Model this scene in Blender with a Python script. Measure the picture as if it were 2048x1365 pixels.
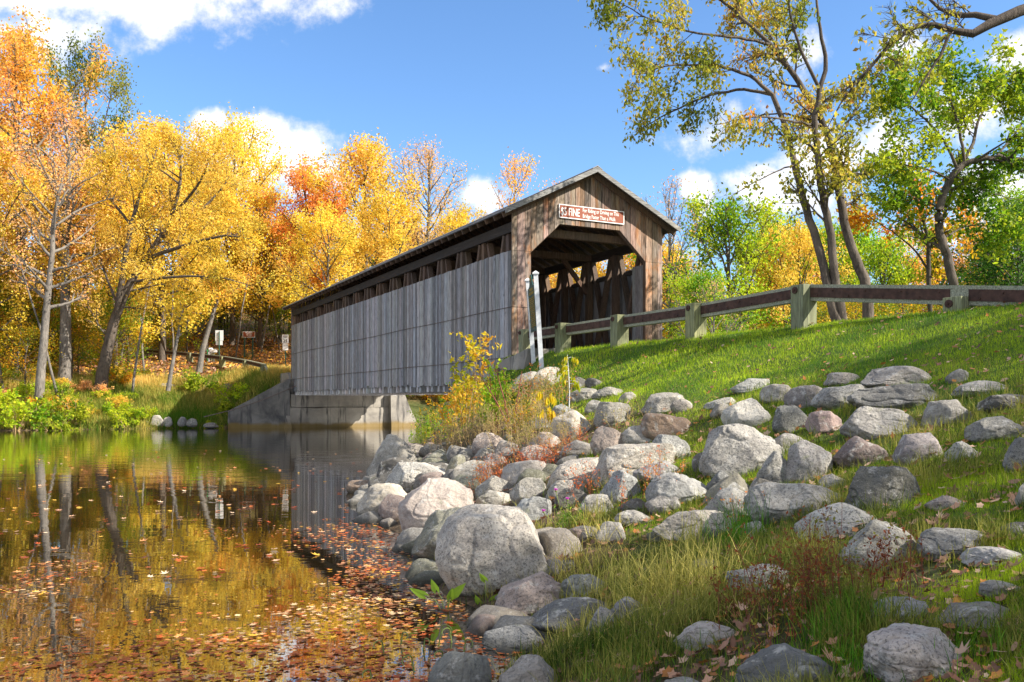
import bpy, bmesh, math, random
import numpy as np
from mathutils import Vector, Matrix
for o in list(bpy.data.objects): bpy.data.objects.remove(o)
SC = bpy.context.scene
R = math.radians
# ------------------------------------------------------------------ camera
EYE = 1.65; FPX = 1727.0; HOR = 802.0
cd = bpy.data.cameras.new('camera'); cam = bpy.data.objects.new('camera', cd); SC.collection.objects.link(cam)
cam.location = (0, 0, EYE); cam.rotation_euler = (R(90), 0, 0)
cd.sensor_width = 36; cd.lens = FPX / 2048 * 36; cd.shift_y = (HOR - 682.5) / 2048
cd.clip_start = 0.1; cd.clip_end = 3000
SC.camera = cam
SC.render.resolution_x = 1024; SC.render.resolution_y = 682
SC.view_settings.view_transform = 'Standard'; SC.view_settings.look = 'None'
SC.view_settings.exposure = 1.3; SC.view_settings.gamma = 1
# ------------------------------------------------------------------ sun + sky
SUN = Vector((1.318, -0.452, 1.0)).normalized()
sd = bpy.data.lights.new('sun', 'SUN'); sun = bpy.data.objects.new('sun', sd); SC.collection.objects.link(sun)
sd.energy = 4.4; sd.angle = R(0.5); sd.color = (1, 0.93, 0.82)
sun.rotation_euler = SUN.to_track_quat('Z', 'Y').to_euler()
W = bpy.data.worlds.new('World'); SC.world = W; W.use_nodes = True
SKY_CLOUDS = [  # direction of each cloud puff as a pair of tangents (right, up), its half sizes, weight
    (-.60, .50, .24, .085, 1), (-.42, .475, .22, .06, 1), (-.30, .48, .14, .05, .8), (-.54, .43, .14, .05, .5),
    (-.305, .305, .075, .040, 1.15), (-.26, .285, .075, .042, 1.15), (-.225, .262, .055, .038, 1.1), (-.29, .27, .06, .03, 1.0), (-.35, .325, .035, .02, .9),
    (-.035, .235, .032, .03, .8), (-.03, .19, .04, .03, .6), (.212, .247, .030, .024, 1.0), (.222, .235, .02, .03, .8),
    (.29, .245, .06, .035, .95), (.36, .275, .07, .045, .95), (.33, .23, .08, .03, .8), (.44, .30, .05, .04, .8), (.52, .33, .07, .045, .75),
    (.585, .40, .05, .03, .95), (.56, .25, .07, .05, .9), (.48, .19, .07, .03, .6), (.60, .16, .09, .04, .8), (.24, .31, .07, .03, .35), (.105, .385, .014, .009, .62),
    (.33, .40, .05, .03, .5), (.45, .41, .04, .03, .4)]
def build_world():
    nt = W.node_tree; nt.nodes.clear(); N = nt.nodes.new; L = nt.links.new
    out = N('ShaderNodeOutputWorld'); bg = N('ShaderNodeBackground'); L(bg.outputs[0], out.inputs[0])
    bg.inputs['Strength'].default_value = 0.105
    sky = N('ShaderNodeTexSky'); sky.sky_type = 'NISHITA'; sky.sun_disc = False
    sky.sun_elevation = math.asin(SUN.z); sky.sun_rotation = math.atan2(SUN.x, SUN.y)
    sky.altitude = 250; sky.air_density = 1.0; sky.dust_density = 0.35; sky.ozone_density = 3.2
    tc = N('ShaderNodeTexCoord'); sep = N('ShaderNodeSeparateXYZ'); L(tc.outputs['Generated'], sep.inputs[0])
    def m(op, a, b=None, clamp=False):
        n = N('ShaderNodeMath'); n.operation = op; n.use_clamp = clamp
        for i, v in enumerate((a, b)):
            if v is None: continue
            if isinstance(v, (int, float)): n.inputs[i].default_value = v
            else: L(v, n.inputs[i])
        return n.outputs[0]
    y = m('MAXIMUM', sep.outputs[1], 0.04)
    u = m('DIVIDE', sep.outputs[0], y); v = m('DIVIDE', sep.outputs[2], y)
    cx = N('ShaderNodeCombineXYZ'); L(u, cx.inputs[0]); L(v, cx.inputs[1])
    def noise(scale, det, rough):
        n = N('ShaderNodeTexNoise'); n.inputs['Scale'].default_value = scale; n.inputs['Detail'].default_value = det
        n.inputs['Roughness'].default_value = rough; L(cx.outputs[0], n.inputs['Vector']); return n.outputs['Fac']
    nz = noise(16, 9, .62); nz2 = noise(6, 4, .5)
    acc = None
    for (cu, cv, ru, rv, wt) in SKY_CLOUDS:
        s = N('ShaderNodeVectorMath'); s.operation = 'SUBTRACT'; L(cx.outputs[0], s.inputs[0]); s.inputs[1].default_value = (cu, cv, 0)
        q = N('ShaderNodeVectorMath'); q.operation = 'MULTIPLY'; L(s.outputs[0], q.inputs[0]); q.inputs[1].default_value = (1/ru, 1/rv, 0)
        l = N('ShaderNodeVectorMath'); l.operation = 'LENGTH'; L(q.outputs[0], l.inputs[0])
        g = m('MULTIPLY', m('SUBTRACT', 1.0, l.outputs['Value']), wt)
        acc = g if acc is None else m('MAXIMUM', acc, g)
    d = m('ADD', acc, m('MULTIPLY', m('SUBTRACT', nz, .5), 2.0))
    d = m('ADD', d, m('MULTIPLY', m('SUBTRACT', nz2, .5), .7))
    ramp = N('ShaderNodeMapRange'); ramp.interpolation_type = 'SMOOTHSTEP'
    ramp.inputs['From Min'].default_value = -.02; ramp.inputs['From Max'].default_value = .58; L(d, ramp.inputs['Value'])
    front = m('MULTIPLY', ramp.outputs[0], .96)
    # unseen broken cumulus behind the camera and overhead, added as neutral fill light
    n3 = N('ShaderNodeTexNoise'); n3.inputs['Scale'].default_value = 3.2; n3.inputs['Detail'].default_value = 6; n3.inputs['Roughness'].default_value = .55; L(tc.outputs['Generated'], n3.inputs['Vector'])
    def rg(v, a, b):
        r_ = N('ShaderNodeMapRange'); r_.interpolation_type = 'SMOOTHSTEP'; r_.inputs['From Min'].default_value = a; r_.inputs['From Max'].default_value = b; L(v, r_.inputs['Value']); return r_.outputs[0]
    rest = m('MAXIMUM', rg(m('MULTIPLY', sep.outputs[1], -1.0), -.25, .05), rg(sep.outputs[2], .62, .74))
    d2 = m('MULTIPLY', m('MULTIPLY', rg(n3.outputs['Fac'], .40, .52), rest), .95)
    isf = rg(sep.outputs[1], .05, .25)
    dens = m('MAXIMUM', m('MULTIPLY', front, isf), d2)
    # cloud brightness: thick parts white, thin parts and lower sides a little greyer
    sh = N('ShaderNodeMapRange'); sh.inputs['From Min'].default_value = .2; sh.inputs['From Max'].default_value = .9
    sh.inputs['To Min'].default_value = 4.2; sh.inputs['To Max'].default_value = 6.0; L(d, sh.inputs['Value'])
    cc = N('ShaderNodeCombineColor')
    L(sh.outputs[0], cc.inputs[0]); L(m('MULTIPLY', sh.outputs[0], 1.0), cc.inputs[1]); L(m('MULTIPLY', sh.outputs[0], 1.03), cc.inputs[2])
    sat = N('ShaderNodeHueSaturation'); sat.inputs['Saturation'].default_value = 1.08; sat.inputs['Value'].default_value = 1.0
    L(sky.outputs[0], sat.inputs['Color'])
    tn = N('ShaderNodeMix'); tn.data_type = 'RGBA'; tn.blend_type = 'MULTIPLY'; tn.inputs['Factor'].default_value = 1; L(sat.outputs[0], tn.inputs['A']); tn.inputs['B'].default_value = (.86, .93, 1.0, 1)
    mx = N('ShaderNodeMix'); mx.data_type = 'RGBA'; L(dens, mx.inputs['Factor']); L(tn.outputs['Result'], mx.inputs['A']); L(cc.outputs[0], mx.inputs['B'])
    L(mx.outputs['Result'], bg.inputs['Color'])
build_world()
# ------------------------------------------------------------------ helpers
def rng_(s): return np.random.default_rng(s)
def _hash(ix, iy, iz, seed):
    h = (ix.astype(np.int64)*374761393 + iy.astype(np.int64)*668265263 + iz.astype(np.int64)*2147483647 + seed*974711) & 0xffffffff
    h = ((h ^ (h >> 13)) * 1274126177) & 0xffffffff
    h = h ^ (h >> 16)
    return (h & 0xffff) / 32767.5 - 1.0
def vnoise(p, seed=0):
    p = np.asarray(p, float); i = np.floor(p); f = p - i; i = i.astype(np.int64); f = f*f*(3-2*f)
    r = 0
    for dx in (0, 1):
        for dy in (0, 1):
            for dz in (0, 1):
                w = (f[:,0] if dx else 1-f[:,0]) * (f[:,1] if dy else 1-f[:,1]) * (f[:,2] if dz else 1-f[:,2])
                r = r + w*_hash(i[:,0]+dx, i[:,1]+dy, i[:,2]+dz, seed)
    return r
def fbm(p, octv=4, seed=0, gain=.5):
    r = 0; a = 1; s = 0; p = np.asarray(p, float)
    for k in range(octv):
        r = r + a*vnoise(p*2**k + 17.3*k, seed+k); s += a; a *= gain
    return r/s
def n2(x, y, sc, octv=3, seed=0):
    x = np.atleast_1d(x); y = np.atleast_1d(y)
    return fbm(np.stack([x/sc, y/sc, np.full(x.shape, seed*3.7+.5)], -1), octv, seed)
def sm(a, b, x):
    t = np.clip((x-a)/(b-a), 0, 1); return t*t*(3-2*t)
COL = SC.collection
def tag(o, label=None, cat=None, group=None, kind=None):
    if label: o['label'] = label
    if cat: o['category'] = cat
    if group: o['group'] = group
    if kind: o['kind'] = kind
    return o
def link(o, parent=None):
    COL.objects.link(o)
    if parent is not None: o.parent = parent
    return o
def mesh_np(name, V, polys, mat, cols=None, smooth=False, mats=None, midx=None):
    """polys: list of (n,k) int arrays"""
    me = bpy.data.meshes.new(name)
    V = np.asarray(V, np.float32); me.vertices.add(len(V)); me.vertices.foreach_set('co', V.ravel())
    polys = [np.asarray(p, np.int32) for p in polys if len(p)]
    loops = np.concatenate([p.ravel() for p in polys]); me.loops.add(len(loops)); me.loops.foreach_set('vertex_index', loops)
    sizes = np.concatenate([np.full(len(p), p.shape[1], np.int32) for p in polys])
    me.polygons.add(len(sizes)); me.polygons.foreach_set('loop_start', np.concatenate([[0], np.cumsum(sizes)[:-1]]).astype(np.int32))
    me.polygons.foreach_set('use_smooth', np.full(len(sizes), bool(smooth)))
    if midx is not None: me.polygons.foreach_set('material_index', np.asarray(midx, np.int32))
    if cols is not None:
        c = np.ones((len(V), 4), np.float32); c[:, :3] = np.asarray(cols)[:, :3]
        a = me.color_attributes.new('col', 'FLOAT_COLOR', 'POINT'); a.data.foreach_set('color', c.ravel())
    for mm in (mats or [mat]): me.materials.append(mm)
    me.update(calc_edges=True); me.validate()
    return me
def obj(name, me, parent=None, loc=None):
    o = bpy.data.objects.new(name, me); link(o, parent)
    if loc is not None: o.location = loc
    return o
def empty(name, loc=(0,0,0), rz=0):
    o = bpy.data.objects.new(name, None); o.empty_display_size = .2; link(o); o.location = loc; o.rotation_euler = (0,0,rz); return o
def copy_tree(o, parent=None):
    c = o.copy(); COL.objects.link(c); c.parent = parent
    for ch in list(o.children): copy_tree(ch, c)
    return c
class MB:
    """collects boxes, bars and prisms into ONE mesh"""
    def __init__(s): s.v = []; s.f = {}; s.c = []; s.n = 0
    def add(s, V, F, col=(1,1,1)):
        V = np.asarray(V, float); s.v.append(V); s.c.append(np.tile(np.asarray(col, float)[:3], (len(V), 1)))
        for f in F: s.f.setdefault(len(f), []).append([i+s.n for i in f])
        s.n += len(V)
    BF = [(0,3,2,1),(4,5,6,7),(0,1,5,4),(1,2,6,5),(2,3,7,6),(3,0,4,7)]
    def box(s, x0, x1, y0, y1, z0, z1, col=(1,1,1)):
        s.add([(x0,y0,z0),(x1,y0,z0),(x1,y1,z0),(x0,y1,z0),(x0,y0,z1),(x1,y0,z1),(x1,y1,z1),(x0,y1,z1)], s.BF, col)
    def hexa(s, P, col=(1,1,1)): s.add(P, s.BF, col)
    def bar(s, a, b, w, h, col=(1,1,1), up=(0,0,1)):
        a = Vector(a); b = Vector(b); d = (b-a).normalized(); u = Vector(up)
        if abs(d.dot(u)) > .98: u = Vector((0,1,0))
        x = d.cross(u).normalized(); y = x.cross(d).normalized()
        P = [p + x*sx*w/2 + y*sy*h/2 for p in (a, b) for sx, sy in ((-1,-1),(1,-1),(1,1),(-1,1))]
        s.add([tuple(p) for p in P], s.BF, col)
    def prism(s, poly, axis, a, b, col=(1,1,1)):
        """poly in the two other axes, extruded along axis from a to b"""
        n = len(poly); V = []
        for t in (a, b):
            for (p, q) in poly:
                V.append((t,p,q) if axis == 0 else (p,t,q) if axis == 1 else (p,q,t))
        F = [tuple(range(n))[::-1], tuple(range(n, 2*n))] + [(i, (i+1) % n, n+(i+1) % n, n+i) for i in range(n)]
        s.add(V, F, col)
    def tube(s, pts, rad, k=8, col=(1,1,1), cap=True):
        V, F = tube_arr(np.asarray(pts, float), rad, k); n = len(V)
        F = [tuple(f) for f in F]
        if cap: F += [tuple(range(k))[::-1], tuple(range(n-k, n))]
        s.add(V, F, col)
    def build(s, name, mat, parent=None, smooth=False, bevel=0):
        me = mesh_np(name, np.concatenate(s.v), list(s.f.values()), mat, np.concatenate(s.c), smooth)
        bm = bmesh.new(); bm.from_mesh(me); bmesh.ops.recalc_face_normals(bm, faces=bm.faces)
        if bevel: bmesh.ops.bevel(bm, geom=list(bm.edges), offset=bevel, segments=2, affect='EDGES', profile=.6)
        bm.to_mesh(me); bm.free()
        return obj(name, me, parent)
def tube_arr(P, rad, k):
    n = len(P); rad = np.broadcast_to(np.asarray(rad, float), (n,))
    T = np.gradient(P, axis=0); T /= np.linalg.norm(T, axis=1, keepdims=True)+1e-9
    ref = np.array([0.,0.,1.]) if abs(T[:,2]).mean() < .8 else np.array([1.,0.,0.])
    U = np.cross(T, ref); U /= np.linalg.norm(U, axis=1, keepdims=True)+1e-9; Wv = np.cross(T, U)
    a = np.arange(k)/k*2*np.pi
    V = P[:,None,:] + rad[:,None,None]*(np.cos(a)[None,:,None]*U[:,None,:] + np.sin(a)[None,:,None]*Wv[:,None,:])
    i = np.arange(n-1)[:,None]*k; j = np.arange(k)[None,:]; j2 = (j+1) % k
    F = np.stack([i+j, i+j2, i+k+j2, i+k+j], -1).reshape(-1, 4)
    return V.reshape(-1, 3), F
class TubeSet:
    def __init__(s): s.V = []; s.F = []; s.n = 0
    def add(s, P, rad, k):
        V, F = tube_arr(np.asarray(P, float), rad, k); s.V.append(V); s.F.append(F+s.n); s.n += len(V)
    def mesh(s, name, mat, off=(0,0,0)):
        return mesh_np(name, np.concatenate(s.V)-np.asarray(off), [np.concatenate(s.F)], mat, None, True)
# ------------------------------------------------------------------ materials
MATS = {}
class NT:
    def __init__(s, name):
        s.m = bpy.data.materials.new(name); s.m.use_nodes = True; s.t = s.m.node_tree; s.t.nodes.clear()
        s.out = s.n('ShaderNodeOutputMaterial'); MATS[name] = s.m
    def n(s, ty, **kw):
        x = s.t.nodes.new(ty)
        for k, v in kw.items(): setattr(x, k, v)
        return x
    def l(s, a, b): s.t.links.new(a, b)
    def setv(s, sock, v):
        if isinstance(v, (int, float)): sock.default_value = v
        elif isinstance(v, (tuple, list)): sock.default_value = tuple(v) if len(v) == len(sock.default_value) else tuple(v)+(1,)
        else: s.l(v, sock)
    def math(s, op, a, b=0, clamp=False):
        x = s.n('ShaderNodeMath', operation=op, use_clamp=clamp); s.setv(x.inputs[0], a); s.setv(x.inputs[1], b); return x.outputs[0]
    def coord(s, kind='Object', scale=(1,1,1)):
        t = s.n('ShaderNodeTexCoord'); mp = s.n('ShaderNodeMapping'); mp.inputs['Scale'].default_value = scale
        s.l(t.outputs[kind], mp.inputs[0]); return mp.outputs[0]
    def noise(s, co, scale, det=4, rough=.55, dist=0):
        x = s.n('ShaderNodeTexNoise'); x.inputs['Scale'].default_value = scale; x.inputs['Detail'].default_value = det
        x.inputs['Roughness'].default_value = rough; x.inputs['Distortion'].default_value = dist
        if co is not None: s.l(co, x.inputs['Vector'])
        return x.outputs['Fac']
    def rng(s, v, a, b, c=0, d=1, smooth=False):
        x = s.n('ShaderNodeMapRange'); 
        if smooth: x.interpolation_type = 'SMOOTHSTEP'
        s.setv(x.inputs['Value'], v)
        for k, q in zip(('From Min','From Max','To Min','To Max'), (a,b,c,d)): x.inputs[k].default_value = q
        return x.outputs[0]
    def mix(s, f, a, b, bt='MIX'):
        x = s.n('ShaderNodeMix', data_type='RGBA', blend_type=bt); s.setv(x.inputs['Factor'], f); s.setv(x.inputs['A'], a); s.setv(x.inputs['B'], b); return x.outputs['Result']
    def attr(s, nm='col'):
        x = s.n('ShaderNodeAttribute'); x.attribute_name = nm; return x.outputs['Color']
    def bump(s, h, strength=.5, dist=.02):
        x = s.n('ShaderNodeBump'); x.inputs['Strength'].default_value = strength; x.inputs['Distance'].default_value = dist; s.l(h, x.inputs['Height']); return x.outputs[0]
    def bsdf(s, col, rough=.8, normal=None, spec=.3, metal=0):
        b = s.n('ShaderNodeBsdfPrincipled'); s.setv(b.inputs['Base Color'], col); s.setv(b.inputs['Roughness'], rough)
        b.inputs['Specular IOR Level'].default_value = spec; b.inputs['Metallic'].default_value = metal
        if normal is not None: s.l(normal, b.inputs['Normal'])
        s.l(b.outputs[0], s.out.inputs[0]); return b
def mat_leaf(name, trans=.55, rough=.55, wet=0):
    t = NT(name); oi = t.n('ShaderNodeObjectInfo')
    c = t.attr()
    hs = t.n('ShaderNodeHueSaturation'); t.l(c, hs.inputs['Color']); t.l(t.rng(oi.outputs['Random'], 0, 1, .497, .508), hs.inputs['Hue']); t.l(t.rng(oi.outputs['Random'], 0, 1, 1.0, 1.12), hs.inputs['Value'])
    c = hs.outputs[0]
    d = t.n('ShaderNodeBsdfPrincipled'); t.l(c, d.inputs['Base Color']); d.inputs['Roughness'].default_value = rough; d.inputs['Specular IOR Level'].default_value = .25
    tr = t.n('ShaderNodeBsdfTranslucent'); t.l(c, tr.inputs['Color'])
    mx = t.n('ShaderNodeMixShader'); mx.inputs[0].default_value = trans
    t.l(d.outputs[0], mx.inputs[1]); t.l(tr.outputs[0], mx.inputs[2]); t.l(mx.outputs[0], t.out.inputs[0]); return t.m
def mat_bark(name, c1, c2):
    t = NT(name); co = t.coord('Object', (1,1,.22))
    f = t.noise(co, 13, 6, .72, .9); f2 = t.noise(t.coord('Object'), 1.3, 3)
    c = t.mix(t.rng(f, .35, .65), c1, c2); c = t.mix(t.rng(f2, .45, .7, 0, .5), c, tuple(x*1.5 for x in c2))
    t.bsdf(c, .9, t.bump(f, .9, .04)); return t.m
def mat_wood(name, base, warm, grey, stain=0, rough=.85, planks=True, axis='z'):
    """weathered boards: grain runs along z; per-board tone from 'col'"""
    t = NT(name); sc = {'z': (1,1,.05), 'x': (.05,1,1), 'y': (1,.05,1)}[axis]
    co = t.coord('Object', sc); g = t.noise(co, 55, 5, .7, .3); g2 = t.noise(co, 14, 4, .6, .6)
    k = t.n('ShaderNodeTexVoronoi'); k.inputs['Scale'].default_value = 3.2
    kc = t.coord('Object', {'z': (1,1,.45), 'x': (.45,1,1), 'y': (1,.45,1)}[axis]); t.l(kc, k.inputs['Vector'])
    knot = t.rng(k.outputs['Distance'], .03, .10, 1, 0, True)
    big = t.noise(t.coord('Object', {'z': (1,1,.3), 'x': (.3,1,1), 'y': (1,.3,1)}[axis]), .9, 4, .6)
    c = t.mix(t.rng(big, .38, .66), grey, warm)
    c = t.mix(t.rng(g2, .3, .7, 0, .6), c, base)
    if stain:
        sn = t.noise(t.coord('Object', (1.5,1,.55)), 1.6, 4, .65, .8)
        c = t.mix(t.rng(sn, .5, .66, 0, stain, True), c, (.42,.17,.05))
        sn2 = t.noise(t.coord('Object', (2.5,1,.5)), 2.1, 4, .6, .8); c = t.mix(t.rng(sn2, .56, .68, 0, .75, True), c, (.045,.03,.022))
    c = t.mix(1.0, c, t.attr(), 'MULTIPLY')
    c = t.mix(t.rng(g, .34, .62, .8, 0), c, (.03,.026,.022)); c = t.mix(t.rng(t.noise(co, 24, 4, .7, .2), .56, .70, 0, .45), c, tuple(min(.8, x*1.7) for x in grey))
    c = t.mix(t.math('MULTIPLY', knot, .75), c, (.03,.022,.016))
    h = t.math('ADD', t.math('MULTIPLY', g, .7), g2)
    t.bsdf(c, rough, t.bump(h, .55, .012), .2); return t.m
def mat_plain(name, col, rough=.6, var=.25, scale=6, metal=0, spec=.3, bump=.2, attr=False):
    t = NT(name); f = t.noise(t.coord('Object'), scale, 5, .6)
    c = t.mix(t.rng(f, .3, .7), tuple(x*(1-var) for x in col), tuple(min(1, x*(1+var)) for x in col))
    if attr: c = t.mix(1.0, c, t.attr(), 'MULTIPLY')
    t.bsdf(c, rough, t.bump(f, bump, .01), spec, metal); return t.m
def mat_rock():
    t = NT('granite'); oi = t.n('ShaderNodeObjectInfo'); tint = oi.outputs['Color']
    geo = t.n('ShaderNodeNewGeometry'); co = t.coord('Object')
    off = t.n('ShaderNodeVectorMath', operation='ADD'); t.l(co, off.inputs[0])
    cm = t.n('ShaderNodeCombineXYZ'); t.l(t.math('MULTIPLY', oi.outputs['Random'], 60), cm.inputs[0]); t.l(cm.outputs[0], off.inputs[1]); P = off.outputs[0]
    big = t.noise(P, 2.6, 6, .62, .4); mid = t.noise(P, 11, 6, .68, .3); fine = t.noise(P, 55, 5, .75)
    vo = t.n('ShaderNodeTexVoronoi'); vo.inputs['Scale'].default_value = 75; t.l(P, vo.inputs['Vector'])
    c = t.mix(t.rng(big, .36, .64), t.mix(1, tint, (.66,.64,.62,1), 'MULTIPLY'), t.mix(1, tint, (1.18,1.14,1.06,1), 'MULTIPLY'))
    c = t.mix(t.rng(mid, .55, .68, 0, .42, True), c, (.13,.125,.12,1))          # dark mineral patches
    c = t.mix(t.rng(mid, .47, .36, 0, .6, True), c, (.50,.48,.44,1))           # pale crust
    c = t.mix(t.math('MULTIPLY', t.rng(fine, .50, .62, 0, .9, True), t.rng(oi.outputs['Random'], 0, 1, .35, 1)), c, (.06,.06,.062,1))         # dark specks
    c = t.mix(t.math('MULTIPLY', t.rng(vo.outputs['Distance'], .12, .3, .34, 0), oi.outputs['Random']), c, (.62,.60,.56,1)) # light crystals
    st = t.noise(t.n('ShaderNodeTexCoord').outputs['Object'], 3.5, 3, .5)
    band = t.n('ShaderNodeTexWave'); band.inputs['Scale'].default_value = 2.4; band.inputs['Distortion'].default_value = 9; band.inputs['Detail'].default_value = 4; t.l(P, band.inputs['Vector'])
    c = t.mix(t.math('MULTIPLY', t.rng(band.outputs['Fac'], .80, 1.0, 0, .45, True), t.rng(big, .5, .6)), c, (.11,.105,.10,1))
    lic = t.noise(P, 5, 6, .7); c = t.mix(t.rng(lic, .60, .70, 0, .5, True), c, (.22,.23,.12,1))   # lichen
    sepz = t.n('ShaderNodeSeparateXYZ'); t.l(geo.outputs['Position'], sepz.inputs[0])
    wet = t.rng(t.math('ADD', sepz.outputs[2], t.math('MULTIPLY', t.math('SUBTRACT', mid, .5), .10)), .02, .10, .72, 0, True)
    c = t.mix(wet, c, (.035,.032,.022,1))
    h = t.math('ADD', t.math('MULTIPLY', mid, 1.0), t.math('MULTIPLY', fine, .45)); h = t.math('ADD', h, t.math('MULTIPLY', big, 1.2))
    t.bsdf(c, .85, t.bump(h, .85, .035), .25); return t.m
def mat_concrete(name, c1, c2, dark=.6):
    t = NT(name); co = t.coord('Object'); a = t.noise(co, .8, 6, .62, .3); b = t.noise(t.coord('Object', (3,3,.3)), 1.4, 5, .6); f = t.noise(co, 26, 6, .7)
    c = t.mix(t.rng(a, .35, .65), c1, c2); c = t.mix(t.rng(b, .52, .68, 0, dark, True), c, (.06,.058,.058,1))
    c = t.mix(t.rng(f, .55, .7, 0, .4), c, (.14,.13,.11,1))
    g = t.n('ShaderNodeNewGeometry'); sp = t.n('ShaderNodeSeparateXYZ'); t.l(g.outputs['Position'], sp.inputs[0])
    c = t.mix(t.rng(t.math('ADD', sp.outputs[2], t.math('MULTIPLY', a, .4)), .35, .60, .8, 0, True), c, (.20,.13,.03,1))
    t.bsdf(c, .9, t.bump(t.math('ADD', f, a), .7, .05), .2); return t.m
M_leaf = mat_leaf('leaf_tissue'); M_grass = mat_leaf('grass_blade', .4); M_dead = mat_leaf('dead_leaf', .22)
M_bark = mat_bark('bark_brown', (.032,.026,.021), (.14,.112,.088)); M_barkg = mat_bark('bark_grey', (.06,.053,.047), (.22,.195,.165)); M_barkd = mat_bark('bark_dark', (.03,.024,.02), (.10,.078,.06))
M_side = mat_wood('weathered_siding', (.28,.275,.275), (.44,.40,.37), (.37,.37,.38))
M_front = mat_wood('portal_boards', (.28,.19,.13), (.44,.28,.18), (.32,.265,.23), stain=.7)
M_truss = mat_wood('truss_timber', (.125,.075,.046), (.22,.13,.078), (.15,.112,.09))
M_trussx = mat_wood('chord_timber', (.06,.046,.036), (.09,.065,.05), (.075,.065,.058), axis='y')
M_rake = mat_wood('rake_board', (.26,.25,.23), (.40,.37,.32), (.30,.30,.30), axis='x')
M_roofm = mat_plain('roof_metal', (.20,.20,.20), .6, .3, 3)
M_post = mat_wood('treated_post', (.20,.22,.12), (.34,.33,.20), (.24,.26,.17))
M_rail = mat_wood('rail_timber', (.36,.36,.24), (.46,.44,.32), (.32,.34,.26), axis='x')
M_rust = mat_plain('rusty_steel', (.065,.033,.024), .8, .5, 9, 0, .3, .5)
M_white = mat_plain('white_paint', (.62,.63,.64), .6, .14, 9)
M_signw = mat_plain('sign_white', (.78,.78,.76), .5, .06, 4)
M_signbr = mat_plain('sign_brown', (.24,.060,.026), .5, .12, 5)
M_green = mat_plain('marker_green', (.018,.065,.062), .45, .15, 8)
M_gold = mat_plain('gold_lettering', (.33,.22,.05), .5, .1, 8)
M_black = mat_plain('black_paint', (.02,.02,.02), .5, .1, 8)
M_gpost = mat_plain('green_post', (.03,.09,.06), .5, .15, 8)
M_conc = mat_concrete('old_concrete', (.20,.185,.165,1), (.36,.33,.28,1), .85)
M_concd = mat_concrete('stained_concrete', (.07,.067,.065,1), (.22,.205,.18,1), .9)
M_rock = mat_rock()
M_wire = mat_plain('wire', (.12,.09,.075), .6, .2, 8)
M_redst = mat_plain('red_stem', (.20,.05,.03), .6, .3, 20); M_grst = mat_plain('green_stem', (.16,.20,.05), .6, .3, 20); M_tanst = mat_plain('tan_stem', (.36,.25,.12), .7, .3, 20)
# ------------------------------------------------------------------ the lie of the land
# s runs across the bridge (0 at the camera, 12 at the guard rail), t runs from the bridge portal towards the camera
PX, PY, DX, DY = .8916, .4529, -.4529, .8916
BN = (0.0, 26.5)
ROADP = np.array([(-40,79,6.2),(-33,73,5.4),(-24,69,4.75),(-18,65,4.15),(-14,60,3.55),(-11.1,54.5,3.12)], float)
def st(x, y): return x*PX + y*PY, -( (x-BN[0])*DX + (y-BN[1])*DY )
def shore(t): return np.interp(t, [-60,-2,0,3,6.2,11.5,13.75,15.05,16.8,18.4,19.2,20.5,24,40], [9.8,9.4,8.6,7.0,5.5,3.7,3.5,3.2,2.74,2.75,2.0,1.4,-.5,-6])
def ground(x, y):
    x = np.asarray(x, float); y = np.asarray(y, float); shp = np.broadcast(x, y).shape
    x = np.broadcast_to(x, shp).ravel(); y = np.broadcast_to(y, shp).ravel()
    s, t = st(x, y)
    s0 = shore(t); u = (s-s0)/(12.0-s0)
    prof = np.interp(u, [-3,-.35,0,.12,.3,.55,.8,.93,1.0], [-1.6,-1.0,-.04,.34,.86,1.62,2.42,2.86,3.02])
    d18 = s - 12.0
    top = np.interp(d18, [0,.5,5.2,6.5,12,22,60,300], [3.02,3.06,3.06,2.98,2.7,3.0,5.0,12])
    zr = np.where(s < 12, prof, top)
    tb = np.interp(s, [11,13,18,22,40,70], [-.6,-1.2,-1.6,-3,-12,-20])          # river edge on this side, upstream
    zr = zr*sm(-3.4, 0, t-tb-.6) + (-1.1)*(1-sm(-3.4, 0, t-tb-.6))
    # far bank
    tf = -31.4 + np.interp(s, [28, 60, 120], [0, -12, -40]) + .5*n2(s, s*0, 7, 2, 5)
    v = tf - t
    zf = np.interp(v, [-8,-1.2,0,.4,1.5,3,7,12,22,40,70,120,400], [-1.4,-.8,-.06,.32,.75,1.3,2.75,3.5,5.6,10,16,21,30])
    zf = zf + .35*n2(x, y, 6, 3, 3)*sm(1, 9, v) 
    # road on the far side
    best = np.full(x.shape, 1e9); zrd = np.zeros(x.shape)
    for a, b in zip(ROADP[:-1], ROADP[1:]):
        e = b[:2]-a[:2]; q = np.clip(((x-a[0])*e[0]+(y-a[1])*e[1])/(e@e), 0, 1)
        dd = np.hypot(x-a[0]-q*e[0], y-a[1]-q*e[1]); zz = a[2]+q*(b[2]-a[2]); k = dd < best
        best = np.where(k, dd, best); zrd = np.where(k, zz, zrd)
    w = (1-sm(2.9, 6.5, best))*sm(-.2, 2.2, v)
    zf = zf*(1-w) + zrd*w
    f = t < -17
    z = np.where(f, zf, zr)
    near = (~f) & (s < 12) & (u > -.2)
    z = z + np.where(near, (.07*n2(x, y, 1.1, 3, 9) + .03*n2(x, y, .35, 2, 12))*sm(-.2,.1,u)*(1-.6*sm(.6,.9,u)), 0)
    return z.reshape(shp)
def gz(x, y): return float(ground(np.array([x]), np.array([y]))[0])
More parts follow.
